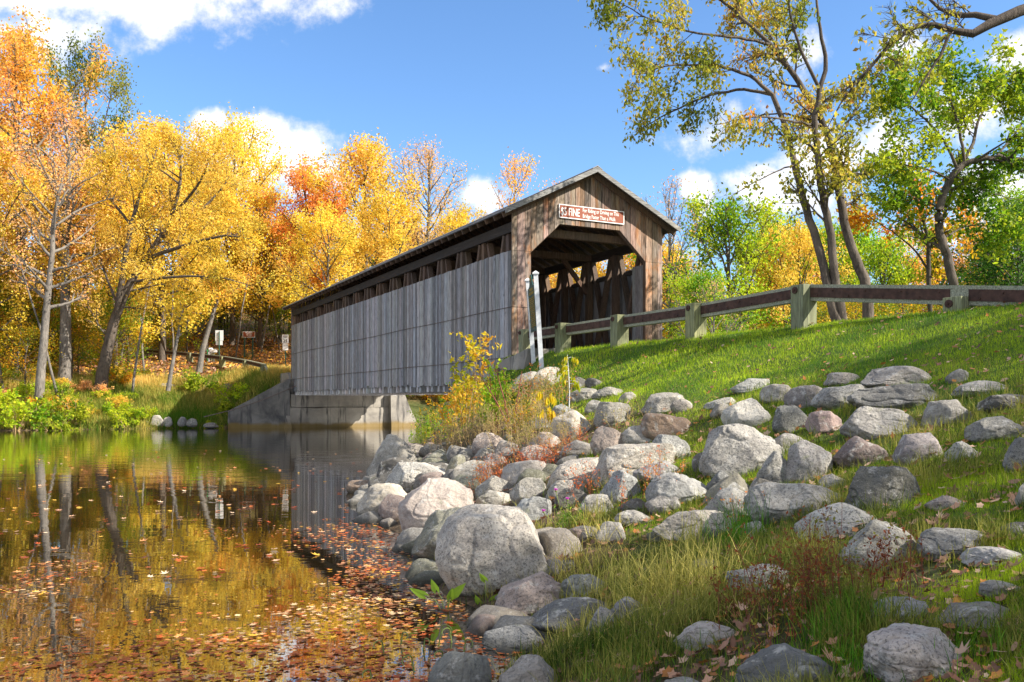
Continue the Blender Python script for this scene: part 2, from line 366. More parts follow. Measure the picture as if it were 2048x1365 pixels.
def hit(px, py, y0=2.5, y1=75):
    """where the sight line of a photo pixel meets the ground or the water (used once, to survey positions)"""
    Y = np.concatenate([np.linspace(y0, 12, 500), np.linspace(12, y1, 900)]); X = (px-1024)/FPX*Y; Z = EYE+(HOR-py)/FPX*Y
    g = np.maximum(ground(X, Y), 0.0); k = np.nonzero(Z <= g)[0]
    i = k[0] if len(k) else len(Y)-1
    return float(X[i]), float(Y[i]), float(g[i])
def at(px, py, Y): return ((px-1024)/FPX*Y, Y, EYE+(HOR-py)/FPX*Y)
def mat_ground():
    t = NT('bank_soil'); co = t.coord('Object'); f = t.noise(co, 5, 7, .7); a = t.noise(co, .55, 4, .6); g = t.noise(co, 22, 5, .7)
    lawn = t.attr()  # R lawn, G forest litter, B road gravel
    sp = t.n('ShaderNodeSeparateColor'); t.l(lawn, sp.inputs[0])
    soil = t.mix(t.rng(f, .35, .65), (.04,.03,.02), (.17,.125,.08))
    soil = t.mix(t.rng(g, .55, .68, 0, .7, True), soil, (.24,.13,.06))
    gr = t.mix(t.rng(a, .4, .62), (.05,.10,.012), (.08,.15,.02)); gr = t.mix(t.rng(g, .42, .62, .0, .7), gr, (.03,.045,.012))
    lit = t.mix(t.rng(f, .38, .62), (.10,.055,.025), (.30,.17,.07)); lit = t.mix(t.rng(a, .45, .6, 0, .6), lit, (.10,.12,.03))
    c = t.mix(sp.outputs[0], soil, gr); c = t.mix(sp.outputs[1], c, lit); c = t.mix(sp.outputs[2], c, t.mix(t.rng(g, .3, .7), (.20,.175,.155), (.33,.29,.25)))
    t.bsdf(c, .95, t.bump(t.math('ADD', f, g), .6, .05), .1); return t.m
def build_ground():
    def axis(fine0, fine1, d, lo, hi, d2, lo2, hi2):
        a = list(np.arange(fine0, fine1, d)); s = d
        q = [fine1]; 
        while q[-1] < hi: q.append(q[-1]+min(d2, d+(q[-1]-fine1)*.12))
        while q[-1] < hi2: q.append(q[-1]+d2+(q[-1]-hi)*.15)
        w = [fine0]
        while w[-1] > lo: w.append(w[-1]-min(d2, d+(fine0-w[-1])*.12))
        while w[-1] > lo2: w.append(w[-1]-d2-(lo-w[-1])*.15)
        return np.array(w[::-1][:-1]+a+q)
    xs = axis(-4, 12, .12, -50, 55, .7, -900, 900); ys = axis(2.2, 30, .12, 0, 90, .55, -300, 1500)
    X, Y = np.meshgrid(xs, ys); Z = ground(X, Y); s, t = st(X, Y)
    nx, ny = len(xs), len(ys)
    V = np.stack([X, Y, Z], -1).reshape(-1, 3)
    i = np.arange((nx-1)*(ny-1)); r = i//(nx-1); c = i % (nx-1); b = r*nx+c
    F = np.stack([b, b+1, b+nx+1, b+nx], -1)
    s0 = shore(t); u = (s-s0)/(12-s0)
    lawn = ((t > -.5)*(sm(.42, .6, u + .12*n2(X.ravel(), Y.ravel(), 1.2, 3, 4).reshape(X.shape)) )*.95)
    lawn = np.maximum(lawn, (t > -3)*(s > 17.6)*.8); 
    lawn = np.maximum(lawn, (t > 8)*sm(12.5, 15.5, t - (X < .9)*3)*sm(.10, .3, u+.25*n2(X.ravel(), Y.ravel(), .7, 3, 6).reshape(X.shape))*.7)
    road = ((s > 12.5) & (s < 17.3) & (t > -.3))*1.0
    far = (t < -17)*1.0
    best = np.full(X.shape, 1e9)
    for a, b_ in zip(ROADP[:-1], ROADP[1:]):
        e = b_[:2]-a[:2]; q = np.clip(((X-a[0])*e[0]+(Y-a[1])*e[1])/(e@e), 0, 1)
        best = np.minimum(best, np.hypot(X-a[0]-q*e[0], Y-a[1]-q*e[1]))
    v = -31.4-t
    lit = far*sm(3, 7, v); road = np.maximum(road, far*(v > 0)*(1-sm(2.3, 2.9, best))); bk = far*(1-sm(3, 7, v))*sm(.2, 1, v)*.6
    C = np.stack([np.maximum(lawn, bk)*(1-road), lit*(1-road)*(1-.0*bk), road], -1).reshape(-1, 3)
    me = mesh_np('ground', V, [F], mat_ground(), C, True)
    tag(obj('ground', me), kind='structure')
build_ground()
def build_water():
    t = NT('river_water'); g = t.n('ShaderNodeNewGeometry')
    mp = t.n('ShaderNodeMapping'); mp.inputs['Rotation'].default_value = (0,0,R(-8)); mp.inputs['Scale'].default_value = (.55, 1.5, 1); t.l(g.outputs['Position'], mp.inputs[0])
    a = t.noise(mp.outputs[0], 1.1, 3, .5, .3); b = t.noise(mp.outputs[0], 5.5, 3, .5, .2)
    ps = t.n('ShaderNodeSeparateXYZ'); t.l(g.outputs['Position'], ps.inputs[0])
    far = t.rng(ps.outputs[1], 9, 32, 0.25, 1.0, True)
    h = t.math('ADD', t.math('MULTIPLY', a, .75), t.math('MULTIPLY', b, .10)); h = t.math('MULTIPLY', h, far)
    bp = t.bump(h, .22, .055)
    fr = t.n('ShaderNodeFresnel'); fr.inputs['IOR'].default_value = 1.85; t.l(bp, fr.inputs['Normal'])
    gl = t.n('ShaderNodeBsdfGlossy'); gl.inputs['Roughness'].default_value = .015; gl.inputs['Color'].default_value = (1,1,1,1); t.l(bp, gl.inputs['Normal'])
    df = t.n('ShaderNodeBsdfDiffuse'); murk = t.noise(g.outputs['Position'], .5, 4)
    t.l(t.mix(t.rng(murk, .35, .65), (.010,.008,.004), (.028,.018,.007)), df.inputs['Color'])
    mx = t.n('ShaderNodeMixShader'); t.l(t.math('POWER', fr.outputs[0], .62, True), mx.inputs[0]); t.l(df.outputs[0], mx.inputs[1]); t.l(gl.outputs[0], mx.inputs[2]); t.l(mx.outputs[0], t.out.inputs[0])
    V = [(-600,-200,0),(600,-200,0),(600,400,0),(-600,400,0)]
    tag(obj('river_water', mesh_np('river_water', V, [[(0,1,2,3)]], t.m)), kind='structure')
build_water()
# ------------------------------------------------------------------ lettering
def text_mesh(name, body, size, mat, parent, M, offset=0, ext=.004, sx=1, align='LEFT', lead=1.0):
    cu = bpy.data.curves.new(name, 'FONT'); cu.body = body; cu.size = size; cu.offset = offset; cu.extrude = ext; cu.align_x = align; cu.space_line = lead; cu.resolution_u = 3
    o = bpy.data.objects.new(name, cu); COL.objects.link(o)
    dg = bpy.context.evaluated_depsgraph_get(); me = bpy.data.meshes.new_from_object(o.evaluated_get(dg)); bpy.data.objects.remove(o)
    me.transform(M @ Matrix.Diagonal((sx,1,1,1))); me.materials.clear(); me.materials.append(mat)
    return obj(name, me, parent)
def frame_mat(origin, ex, ez_up):
    ex = Vector(ex).normalized(); up = Vector(ez_up).normalized(); n = ex.cross(up).normalized()
    return Matrix(((ex.x, up.x, n.x, origin[0]), (ex.y, up.y, n.y, origin[1]), (ex.z, up.z, n.z, origin[2]), (0,0,0,1)))
# ------------------------------------------------------------------ covered bridge (local x across, y along, z = world height)
BR_ROT = math.atan2(PY, PX)
def build_bridge():
    rg = rng_(5); B = empty('covered_bridge', (BN[0], BN[1], 0), BR_ROT)
    tag(B, 'long weathered grey timber covered bridge with brown boarded portal over the river', 'covered bridge')
    L, Wd = 30.0, 5.6; ZB, ZS1, ZS2, ZT = 2.22, 2.98, 4.53, 6.28; ZE = 7.30; RID = 8.93
    def tone(a=.72, b=1.25, tint=.06):
        k = rg.uniform(a, b); return (k*(1+rg.uniform(-tint, tint)), k, k*(1+rg.uniform(-tint, tint)))
    def side(x_out, nm, sgn):
        # boards in three courses, each board its own width and set
        g = MB()
        y = .03
        while y < L-.02:
            w = min(rg.choice([.10,.13,.16,.19,.24,.28]), L-y); off = rg.uniform(0, .022)*sgn; j = rg.uniform(-.05,.05)+(.06 if rg.random() < .06 else 0)
            tn = tone(.5, 1.5)
            for (a, b, kk) in ((ZB+j, ZS1-.002, 1), (ZS1+.002, ZS2-.002, 1), (ZS2+.002, ZT+rg.uniform(-.01,.01), 1)):
                x0 = x_out+off; x1 = x0-sgn*.03; q = rg.uniform(.93, 1.07)*kk
                g.box(min(x0,x1), max(x0,x1), y+.007, y+w-.007, a, b, tuple(c*q for c in tn))
            y += w
        o = g.build(nm, M_side, B); o['label'] = 'vertical grey weathered side boards'
        wd = MB()
        for z in (ZS1, ZS2):
            wd.tube([(x_out+sgn*.035, yy, z+.012*math.sin(yy*.8)) for yy in np.linspace(.02, L, 40)], .011, 5)
        wd.build('cable', M_wire, B, True)
    side(0.0, 'side_boards', -1); side(Wd, 'side_boards', 1)
    # girts inside behind the boards, chords
    for x in (.09, Wd-.09):
        g = MB()
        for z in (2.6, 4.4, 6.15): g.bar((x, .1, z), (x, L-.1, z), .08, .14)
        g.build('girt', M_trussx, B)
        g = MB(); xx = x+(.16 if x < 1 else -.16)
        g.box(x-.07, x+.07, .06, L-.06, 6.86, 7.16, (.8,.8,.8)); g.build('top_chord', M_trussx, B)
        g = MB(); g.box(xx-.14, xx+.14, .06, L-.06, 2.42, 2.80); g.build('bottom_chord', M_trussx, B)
    # trusses: posts and crossed braces
    NP = 16; ys = np.linspace(.55, L-.55, NP+1); zb, zt = 2.8, 6.86
    pm = None
    for x in (.22, Wd-.22):
        for k, y in enumerate(ys):
            g = MB(); g.box(x-.11, x+.11, y-.10, y+.10, zb, zt, tone(.85, 1.2)); g.build('truss_post', M_truss, B)
            if k < NP:
                for (dx, ya, yb) in ((-.07, ys[k]+.16, ys[k+1]-.42), (.07, ys[k+1]-.16, ys[k]+.42)):
                    g = MB(); g.bar((x+dx, ya, zt-.02), (x+dx, yb, zb+.02), .12, .19, tone(.85, 1.2), up=(1,0,0)); g.build('truss_brace', M_truss, B)
    # tie beams, knee braces
    for k, y in enumerate(ys[::2]):
        g = MB(); g.bar((.16, y, 7.02), (Wd-.16, y, 7.02), .18, .24, tone()); g.build('tie_beam', M_truss, B)
        for sx, x in ((1, .30), (-1, Wd-.30)) if k else ():
            g = MB(); g.bar((x, y+.02, 5.7), (x+sx*1.05, y+.02, 6.93), .12, .16, tone()); g.build('knee_brace', M_truss, B)
    # deck and floor beams (their ends show under the boards)
    g = MB(); y = .0
    while y < L:
        w = min(.24, L-y); g.box(.36, Wd-.36, y, y+w-.012, 3.02+rg.uniform(0,.012), 3.09+rg.uniform(0,.01), tone()); y += w
    g.build('deck', M_truss, B)
    g = MB()
    for x in (.42, Wd-.42): g.box(x-.09, x+.09, .1, L-.1, 3.10, 3.34, (.8,.6,.5))
    g.build('curb', M_trussx, B)
    for y in np.arange(1.0, L-.4, 1.16):
        for e in (0, .42):
            g = MB(); yy = y+e+rg.uniform(-.06,.06); g.box(.05, Wd-.05, yy-.09, yy+.09, 1.99+rg.uniform(-.02,.02), 2.32, tone(1.5,2.1)); g.build('floor_beam', M_side, B)
    # roof
    x0, x1, xm = -.46, Wd+.46, Wd/2; sl = (RID-ZE)/(xm-x0)
    for sgn, xe in ((-1, x0), (1, x1)):
        g = MB(); y = -.48
        g.hexa([(xe,-.46,ZE+.07),(xm,-.46,RID+.07),(xm,L+.46,RID+.07),(xe,L+.46,ZE+.07),(xe,-.46,ZE+.13),(xm,-.46,RID+.13),(xm,L+.46,RID+.13),(xe,L+.46,ZE+.13)])
        g.build('roof_covering', M_roofm, B)
        g = MB(); n = 9
        for i in range(n):
            a = i/n+.004; b = (i+1)/n-.004; xa = xe+(xm-xe)*a; xb = xe+(xm-xe)*b; za = ZE+(RID-ZE)*a; zb_ = ZE+(RID-ZE)*b
            g.hexa([(xa,-.42,za+.035),(xb,-.42,zb_+.035),(xb,L+.42,zb_+.035),(xa,L+.42,za+.035),(xa,-.42,za+.066),(xb,-.42,zb_+.066),(xb,L+.42,zb_+.066),(xa,L+.42,za+.066)], tone())
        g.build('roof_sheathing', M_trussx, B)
        # rake board at the portal and far end
        for yy, hh in ((-.50, .19), (L+.46, .19)):
            g = MB(); d = 1 if sgn < 0 else -1
            g.hexa([(xe,yy,ZE-.03),(xm,yy,RID-.03),(xm,yy+.038,RID-.03),(xe,yy+.038,ZE-.03),(xe,yy,ZE+.125),(xm,yy,RID+.125),(xm,yy+.038,RID+.125),(xe,yy+.038,ZE+.125)], (1,1,1))
            g.build('rake_board', M_rake, B)
    g = MB(); g.prism([(-.18,RID+.05),(0,RID+.15),(.18,RID+.05),(.18,RID+.07),(0,RID+.175),(-.18,RID+.07)], 1, -.49, L+.49)
    o = g.build('ridge_cap', M_roofm, B); o.location.x = xm
    for y in np.arange(-.22, L+.3, .61):
        g = MB()
        for xe in (x0+.03, x1-.03): g.bar((xe, y, ZE-.045+(.03*sl)), (xm, y, RID-.045), .06, .15, (.9,.85,.8))
        g.build('rafter', M_truss, B)
    # portals
    def portal(y, name, sgn):
        g = MB(); top = lambda x: min(RID-.04+.0*x, RID-.02-abs(x-xm)*sl)
        def low(x):
            if x <= .63: return 3.06
            if x < 1.66: return 6.27+(x-.63)/(1.03)*.95
            if x <= 3.92: return 7.22
            if x < 4.95: return 7.22-(x-3.92)/1.03*.95
            return 3.06
        cuts = [-.035, .63, 1.66, xm, 3.92, 4.95, Wd+.035]
        for a, b in zip(cuts[:-1], cuts[1:]):
            n = max(1, round((b-a)/.2)); e = np.linspace(a, b, n+1); e[1:-1] += rg.uniform(-.04, .04, n-1)
            for p, q in zip(e[:-1], e[1:]):
                tn = tone(.52, 1.35, .12); o = rg.uniform(0, .02)
                pm_, qm = p+1e-4, q-1e-4
                segs = [(low(pm_), low(qm), top(p), top(q))]
                if low((p+q)/2) < 4: segs = [(3.06, 3.06, 4.52, 4.52), (4.535, 4.535, 6.26, 6.26), (6.27, 6.27, top(p), top(q))]
                for (za, zb2, zc, zd) in segs:
                    k = rg.uniform(.92, 1.08); ya, yb = sorted((y-sgn*(0), y+sgn*(.03+o)))
                    ya, yb = (y-.03-o, y) if sgn < 0 else (y, y+.03+o)
                    g.hexa([(p+.007,ya,za),(q-.007,ya,zb2),(q-.007,yb,zb2),(p+.007,yb,za),(p+.007,ya,zc),(q-.007,ya,zd),(q-.007,yb,zd),(p+.007,yb,zc)], tuple(c*k for c in tn))
        o = g.build(name, M_front, B); o['label'] = 'brown boarded portal with clipped top corners'
        g = MB()
        for (xa, za, xb, zb_) in ((.60, 3.1, .60, 6.3), (.60, 6.27, 1.66, 7.25), (1.66, 7.27, 3.92, 7.27), (3.92, 7.25, 5.0, 6.27), (5.0, 6.3, 5.0, 3.1)):
            g.bar((xa, y-sgn*.07, za), (xb, y-sgn*.07, zb_), .10, .10, up=(0,1,0))
        g.build('portal_frame', M_truss, B)
    portal(-.02, 'portal', -1); portal(L+.02, 'portal', 1)
    # boards returning inside the right jamb
    for xx, sgn in ((Wd-.40, -1), (.40, 1)):
        g = MB()
        for i in range(5): g.box(xx-.012, xx+.012, .16+i*.18, .16+i*.18+.172, 3.1, 6.25, tone(.9,1.25))
        g.build('inner_boards', M_side, B)
    return B
BRIDGE = build_bridge()
def bl(x, y, z):  # bridge local -> world
    return Vector((BN[0]+x*PX+y*DX, BN[1]+x*PY+y*DY, z))
def build_fine_sign():
    o0 = bl(1.60, -.085, 7.41); S = empty('fine_sign', o0, BR_ROT)
    tag(S, 'brown sign with white border and lettering about a five dollar fine, above the bridge opening', 'sign')
    w, h = 2.46, .43
    g = MB(); g.box(0, w, -.02, 0, 0, h); g.build('board', M_signbr, S)
    g = MB(); e = .028
    for a in ((0,w,0,e),(0,w,h-e,h),(0,e,e+.001,h-e-.001),(w-e,w,e+.001,h-e-.001)): g.box(a[0], a[1], -.028, -.0201, a[2], a[3])
    g.build('border', M_signw, S)
    def F(x, z): return frame_mat((x, -.0215, z), (1,0,0), (0,0,1))
    text_mesh('lettering', '$5 FINE', .35, M_signw, S, F(.07, .095), .002, .003, .60)
    text_mesh('lettering', 'For Riding or Driving on This', .175, M_signw, S, F(.87, .255), .001, .003, .66)
    text_mesh('lettering', 'Bridge Faster Than a Walk', .175, M_signw, S, F(.87, .075), .001, .003, .66)
build_fine_sign()
def build_marker():
    a = Vector((.615, 24.2, 0)); b = Vector((.80, 23.0, 0)); a.z = gz(a.x, a.y)-.2; b.z = gz(b.x, b.y)-.2
    base = (a+b)/2; S = empty('historical_marker', base)
    tag(S, 'green and gold historical marker board between two white capped posts, leaning beside the bridge opening', 'sign')
    lean = Vector((-.17, 0, 0)); 
    def wp(p, z0, z1, s=.06):
        g = MB(); q = p-base; d = (z1-z0); P = []
        for z in (z0, z1):
            f = (z-z0)/d; c = Vector((q.x, q.y, 0))+lean*f
            P += [(c.x-s, c.y-s, z-base.z), (c.x+s, c.y-s, z-base.z), (c.x+s, c.y+s, z-base.z), (c.x-s, c.y+s, z-base.z)]
        g.hexa(P); o = g.build('post', M_white, S); g = MB(); c = Vector((q.x, q.y, z1-base.z))+lean; r = s*1.45
        V = [(c.x-r,c.y-r,c.z+.001),(c.x+r,c.y-r,c.z+.001),(c.x+r,c.y+r,c.z+.001),(c.x-r,c.y+r,c.z+.001),(c.x-r,c.y-r,c.z+.03),(c.x+r,c.y-r,c.z+.03),(c.x+r,c.y+r,c.z+.03),(c.x-r,c.y+r,c.z+.03),(c.x,c.y,c.z+.10)]
        g.add(V, [(3,2,1,0),(0,1,5,4),(1,2,6,5),(2,3,7,6),(3,0,4,7),(4,5,8),(5,6,8),(6,7,8),(7,4,8)]); g.build('post_cap', M_white, o)
    za, zb = EYE+(802-563)/FPX*24.2, EYE+(802-549)/FPX*23.0
    wp(a, a.z, za); wp(b, b.z, zb)
    # board plane: from far post (left) to near post (right)
    ex = (b-a); ex.z = 0; Lb = ex.length; ex.normalize(); z0, z1 = 3.55, 4.85
    top = Vector((-.075, 0, 1)).normalized()
    org = Vector((a.x, a.y, 0))-base + lean*.30 + ex*.07 + Vector((ex.y, -ex.x, 0))*(.05 if ex.y > 0 else .05) + Vector((0,0,z0)); w = Lb-.15; h = z1-z0
    Mx = frame_mat(tuple(org), tuple(ex), tuple(top))
    prof = [(0,0),(w,0),(w,h*.93)] + [(w/2+ w*.5*q, h*(.93+k)) for q, k in ((.86,.0),(.60,.015),(.42,.05),(.36,.10))]
    prof += [(w/2+.17*math.cos(t_), h*1.10+.12*math.sin(t_)) for t_ in np.linspace(.1, math.pi-.1, 9)]
    prof += [(w/2-w*.5*q, h*(.93+k)) for q, k in ((.36,.10),(.42,.05),(.60,.015),(.86,.0))] + [(0,h*.93)]
    g = MB(); g.prism(prof, 2, -.03, .0); o = g.build('marker_board', M_green, S); o.data.transform(Mx)
    g = MB(); c = (w/2, h*1.11); 
    g.prism([(c[0]+.075*math.cos(q), c[1]+.085*math.sin(q)) for q in np.linspace(0, 2*math.pi, 13)[:-1]], 2, .0005, .01); e = g.build('emblem', M_gold, S); e.data.transform(Mx)
    def T(x, y): return Mx @ Matrix.Translation((x, y, .002))
    text_mesh('lettering', 'FALLASBURG\nCOVERED BRIDGE', .105, M_gold, S, T(w/2, h*.85), .001, .003, .82, 'CENTER', .95)
    body = ('JOHN W. AND SILAS S. FALLAS SETTLED HERE IN\n1837, FOUNDING A VILLAGE WHICH SOON BOASTED\nA CHAIR FACTORY, SAWMILL, AND GRISTMILL.\nABOUT 1840 THE FIRST OF SEVERAL WOODEN\nBRIDGES WAS PLACED ACROSS THE FLAT RIVER,\nBUT ALL SUCCUMBED IN A SHORT TIME TO HIGH\nWATER AND MASSIVE SPRING ICE JAMS. BRIDGE\nBUILDER JARED N. BRESEE OF ADA WAS GIVEN A\nCONTRACT IN 1871 TO BUILD THE PRESENT\nSTRUCTURE. CONSTRUCTED AT A COST OF $1500,\nTHE BRIDGE HAS LATTICE WORK TRUSSES MADE\nOF WHITE PINE TIMBERS. AS IN ALL COVERED\nBRIDGES, THE ROOF AND SIDING SERVE TO\nPROTECT THE BRIDGE TIMBERS FROM ROT.\nREPAIRS IN 1905 AND 1945 HAVE KEPT THE\nBRIDGE SAFE FOR TRAFFIC FOR ONE HUNDRED\nYEARS.')
    text_mesh('lettering', body, .046, M_gold, S, T(w/2, h*.69), 0, .003, .72, 'CENTER', 1.12)
build_marker()
# ------------------------------------------------------------------ guard rail: one thing, post by post
def build_guard(name, label, pts, posth, railz, base, group=None):
    """pts: world xy of posts; railz: top of rail at each post; the last entries of posth give low posts"""
    G = empty(name, (pts[0][0], pts[0][1], base)); tag(G, label, 'guard rail', group); rg = rng_(77)
    ox, oy, oz = G.location
    for i, (x, y) in enumerate(pts):
        j = min(i, len(pts)-2); e = Vector((pts[j+1][0]-pts[j][0], pts[j+1][1]-pts[j][1], 0)).normalized(); n = Vector((e.y, -e.x, 0))
        if n.dot(Vector((x, y, 0))) > 0: n = -n            # n points to the river side
        ht = posth[i]; g = MB(); w, d = .155, .17; zt = ht; zb = gz(x, y)-.4; k = rg.uniform(.85, 1.15); P = []
        for z, f in ((zb, 1), (zt, 1)):
            for a, b in ((-1,-1),(1,-1),(1,1),(-1,1)):
                q = Vector((x, y, 0))+e*a*w*f+n*b*d*f; P.append((q.x-ox, q.y-oy, z-oz))
        g.hexa(P, (k, k, k*rg.uniform(.8, 1))); po = g.build('post', M_post, G, bevel=.012)
        c = Vector((x, y, 0))+n*(d+.012)-e*.04; c2 = c+n*.03; zc = ht-.10
        g = MB(); g.tube([(c.x-n.x*.012-ox, c.y-n.y*.012-oy, zc-oz), (c.x+n.x*.012-ox, c.y+n.y*.012-oy, zc-oz)], .062, 14); g.tube([(c.x-ox, c.y-oy, zc-oz), (c.x+n.x*.05-ox, c.y+n.y*.05-oy, zc-oz)], .018, 6)
        g.build('bolt_washer', M_rust, po)
        if i < len(pts)-1:
            A = Vector((x, y, 0)); Bv = Vector((pts[i+1][0], pts[i+1][1], 0)); back = -n*.09
            za, zb2 = railz[i], railz[i+1]; a = A+e*-.02+back*1.0; b = Bv-e*.02+back*1.0
            g = MB(); hh = .30
            # timber rail
            P = []
            for q, z in ((a, za), (b, zb2)):
                for sx in (-1, 1):
                    for dz in (0, 1): pass
            def corner(q, z, s_, top): v = q+n*s_; return (v.x-ox, v.y-oy, z-(0 if top else hh)-oz)
            P = [corner(a, za, -.09, 0), corner(a, za, .07, 0), corner(b, zb2, .07, 0), corner(b, zb2, -.09, 0), corner(a, za, -.09, 1), corner(a, za, .07, 1), corner(b, zb2, .07, 1), corner(b, zb2, -.09, 1)]
            g.hexa(P, (1,1,1)); r = g.build('rail', M_rail, G)
            # rusted steel back plate standing 2 cm proud of the timber, with bolts
            g = MB(); f0, f1 = .055, .955; a1 = a.lerp(b, f0); b1 = a.lerp(b, f1); z0 = za+(zb2-za)*f0; z1 = za+(zb2-za)*f1
            P = []
            for q, z in ((a1, z0), (b1, z1)):
                pass
            def c3(q, z, s_, dz): v = q+n*s_; return (v.x-ox, v.y-oy, z+dz-oz)
            P = [c3(a1,z0,.0705,-.235), c3(a1,z0,.088,-.235), c3(b1,z1,.088,-.235), c3(b1,z1,.0705,-.235), c3(a1,z0,.0705,-.06), c3(a1,z0,.088,-.06), c3(b1,z1,.088,-.06), c3(b1,z1,.0705,-.06)]
            g.hexa(P)
            for k_ in range(8):
                q = a1.lerp(b1, (k_+.5)/8); z = z0+(z1-z0)*(k_+.5)/8-.15+(.045 if k_ % 2 else -.045); p0 = q+n*.086; p1 = q+n*.105
                g.tube([(p0.x-ox, p0.y-oy, z-oz), (p1.x-ox, p1.y-oy, z-oz)], .016, 6)
            g.build('steel_plate', M_rust, r)
    return G
def gp(t): return (BN[0]-t*DX, BN[1]-t*DY)
TT = [.9, 3.09, 5.85, 8.78, 11.87, 15.0, 18.2]
build_guard('guard_rail', 'weathered timber guard rail with rusty steel backing along the top of the grassy bank', [gp(t) for t in TT],
            [EYE+v for v in (2.12, 2.13, 2.11, 2.10, 2.13, 1.57, 1.2)], [EYE+v for v in (2.10, 2.10, 2.10, 2.09, 2.15, 1.76, 1.35)], 3.0)
FARP = [(-14.6,54.4),(-16.5,57.3),(-18.5,60.0),(-21.0,62.6),(-24.2,64.9),(-28.6,67.0)]
build_guard('guard_rail', 'sunlit low timber guard rail beside the road on the far bank', FARP, [gz(x,y)+.72 for x,y in FARP], [gz(x,y)+.76 for x,y in FARP], 3.0)
# ------------------------------------------------------------------ abutments
def rough(o, amp, sc, seed):
    me = o.data; n = len(me.vertices); v = np.empty(n*3, np.float32); me.vertices.foreach_get('co', v); v = v.reshape(-1,3)
    d = np.stack([fbm(v/sc, 3, seed+k) for k in range(3)], -1)*amp; me.vertices.foreach_set('co', (v+d).ravel()); me.update()
def sub(o, n=3):
    bm = bmesh.new(); bm.from_mesh(o.data); bmesh.ops.subdivide_edges(bm, edges=bm.edges[:], cuts=n, use_grid_fill=True); bm.to_mesh(o.data); bm.free()
def build_abut():
    A = empty('far_abutment', tuple(bl(0, 29.2, 0)), BR_ROT); tag(A, 'big pale concrete abutment with sloping wing walls under the far end of the bridge', 'abutment')
    g = MB(); g.box(-.3, 6.3, 0, 3, -.8, 1.22); o = g.build('wall', M_conc, A); sub(o, 7); rough(o, .055, .5, 3)
    g = MB(); g.box(-.2, 6.2, .12, 3, 1.24, 2.03); o = g.build('bearing_wall', M_conc, A); sub(o, 6); rough(o, .05, .5, 6)
    g = MB(); g.hexa([(-.15,.3,1.9),(1.0,.3,1.9),(1.0,.28+3,1.9),(-.15,3.3,1.9),(-.15,1.2,3.4),(.0,1.2,3.4),(.0,3.3,3.4),(-.15,3.3,3.4)]); g.build('back_wall', M_conc, A)
    # upstream wing with sloping top
    g = MB(); P = [(6.3,-.35),(7.0,-.35),(9.1,1.3)]
    g.hexa([(6.0,-.42,-.8),(8.3,-.2,-.8),(8.3,.3,-.8),(6.0,.4,-.8),(6.0,-.42,2.25),(6.9,-.35,2.15),(6.9,.1,2.15),(6.0,.4,2.25)]); o = g.build('wing_wall', M_conc, A); sub(o, 6); rough(o, .05, .4, 9)
    # downstream wing wall, running back into the bank with a sloping top
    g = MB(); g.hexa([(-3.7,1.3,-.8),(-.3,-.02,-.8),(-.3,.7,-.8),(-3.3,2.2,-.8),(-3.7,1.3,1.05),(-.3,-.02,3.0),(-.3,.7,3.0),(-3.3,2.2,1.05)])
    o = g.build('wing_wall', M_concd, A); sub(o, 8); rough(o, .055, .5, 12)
    g = MB(); g.hexa([(-.75,-.35,-.8),(-.15,-.45,-.8),(-.15,.0,-.8),(-.75,.05,-.8),(-.5,-.06,.75),(-.3,-.08,.75),(-.3,.0,.75),(-.5,.0,.75)]); o = g.build('footing', M_conc, A); sub(o, 4); rough(o, .03, .3, 2)
    c = MB(); pts = []
    for k in np.linspace(0, 1, 14): pts.append((0.0+(-5.2)*k, -.30+.75*k, 2.55-1.85*k-.18*math.sin(math.pi*k)))
    g = MB(); g.tube(pts, .03, 6); o = g.build('steel_cable', M_wire, None); o.location = A.location; o.rotation_euler = A.rotation_euler; tag(o, 'thin steel cable slanting down across the left wing wall of the far abutment', 'cable')
    # near end: broken concrete wing wall beside the portal
    B2 = empty('near_abutment', tuple(bl(-.1, 0, 0)), BR_ROT); tag(B2, 'broken concrete wing wall at the near left corner of the bridge', 'abutment')
    g = MB(); g.hexa([(-.75,-2.2,1.5),(.55,-2.2,1.5),(.55,1.6,1.4),(-.35,1.6,1.4),(-.55,-2.2,3.12),(.5,-2.2,3.14),(.5,.3,3.12),(-.55,-.4,2.80)]); o = g.build('wall', M_conc, B2); sub(o, 8); rough(o, .05, .5, 21)
    g = MB(); g.hexa([(-.9,-.9,1.2),(.2,-.9,1.2),(.2,1.4,1.0),(-.95,1.4,1.0),(-.85,-.9,2.62),(.2,-.9,2.72),(.2,1.3,2.2),(-.85,1.2,2.42)]); o = g.build('broken_block', M_conc, B2); sub(o, 7); rough(o, .09, .45, 22)
    g = MB(); g.hexa([(-1.6,-3.0,1.7),(.6,-3.4,1.9),(.8,-.8,2.0),(-1.7,1.9,.6),(-1.5,-2.9,2.12),(.6,-3.3,2.72),(.8,-.8,2.75),(-1.6,1.9,1.5)]); o = g.build('apron_slab', M_conc, B2); sub(o, 8); rough(o, .07, .5, 23)
    g = MB(); g.box(1.0, 6.0, .25, 3, -.6, 2.0); g.build('bearing_wall', M_conc, B2)
    # doorstep: approach road edge
build_abut()
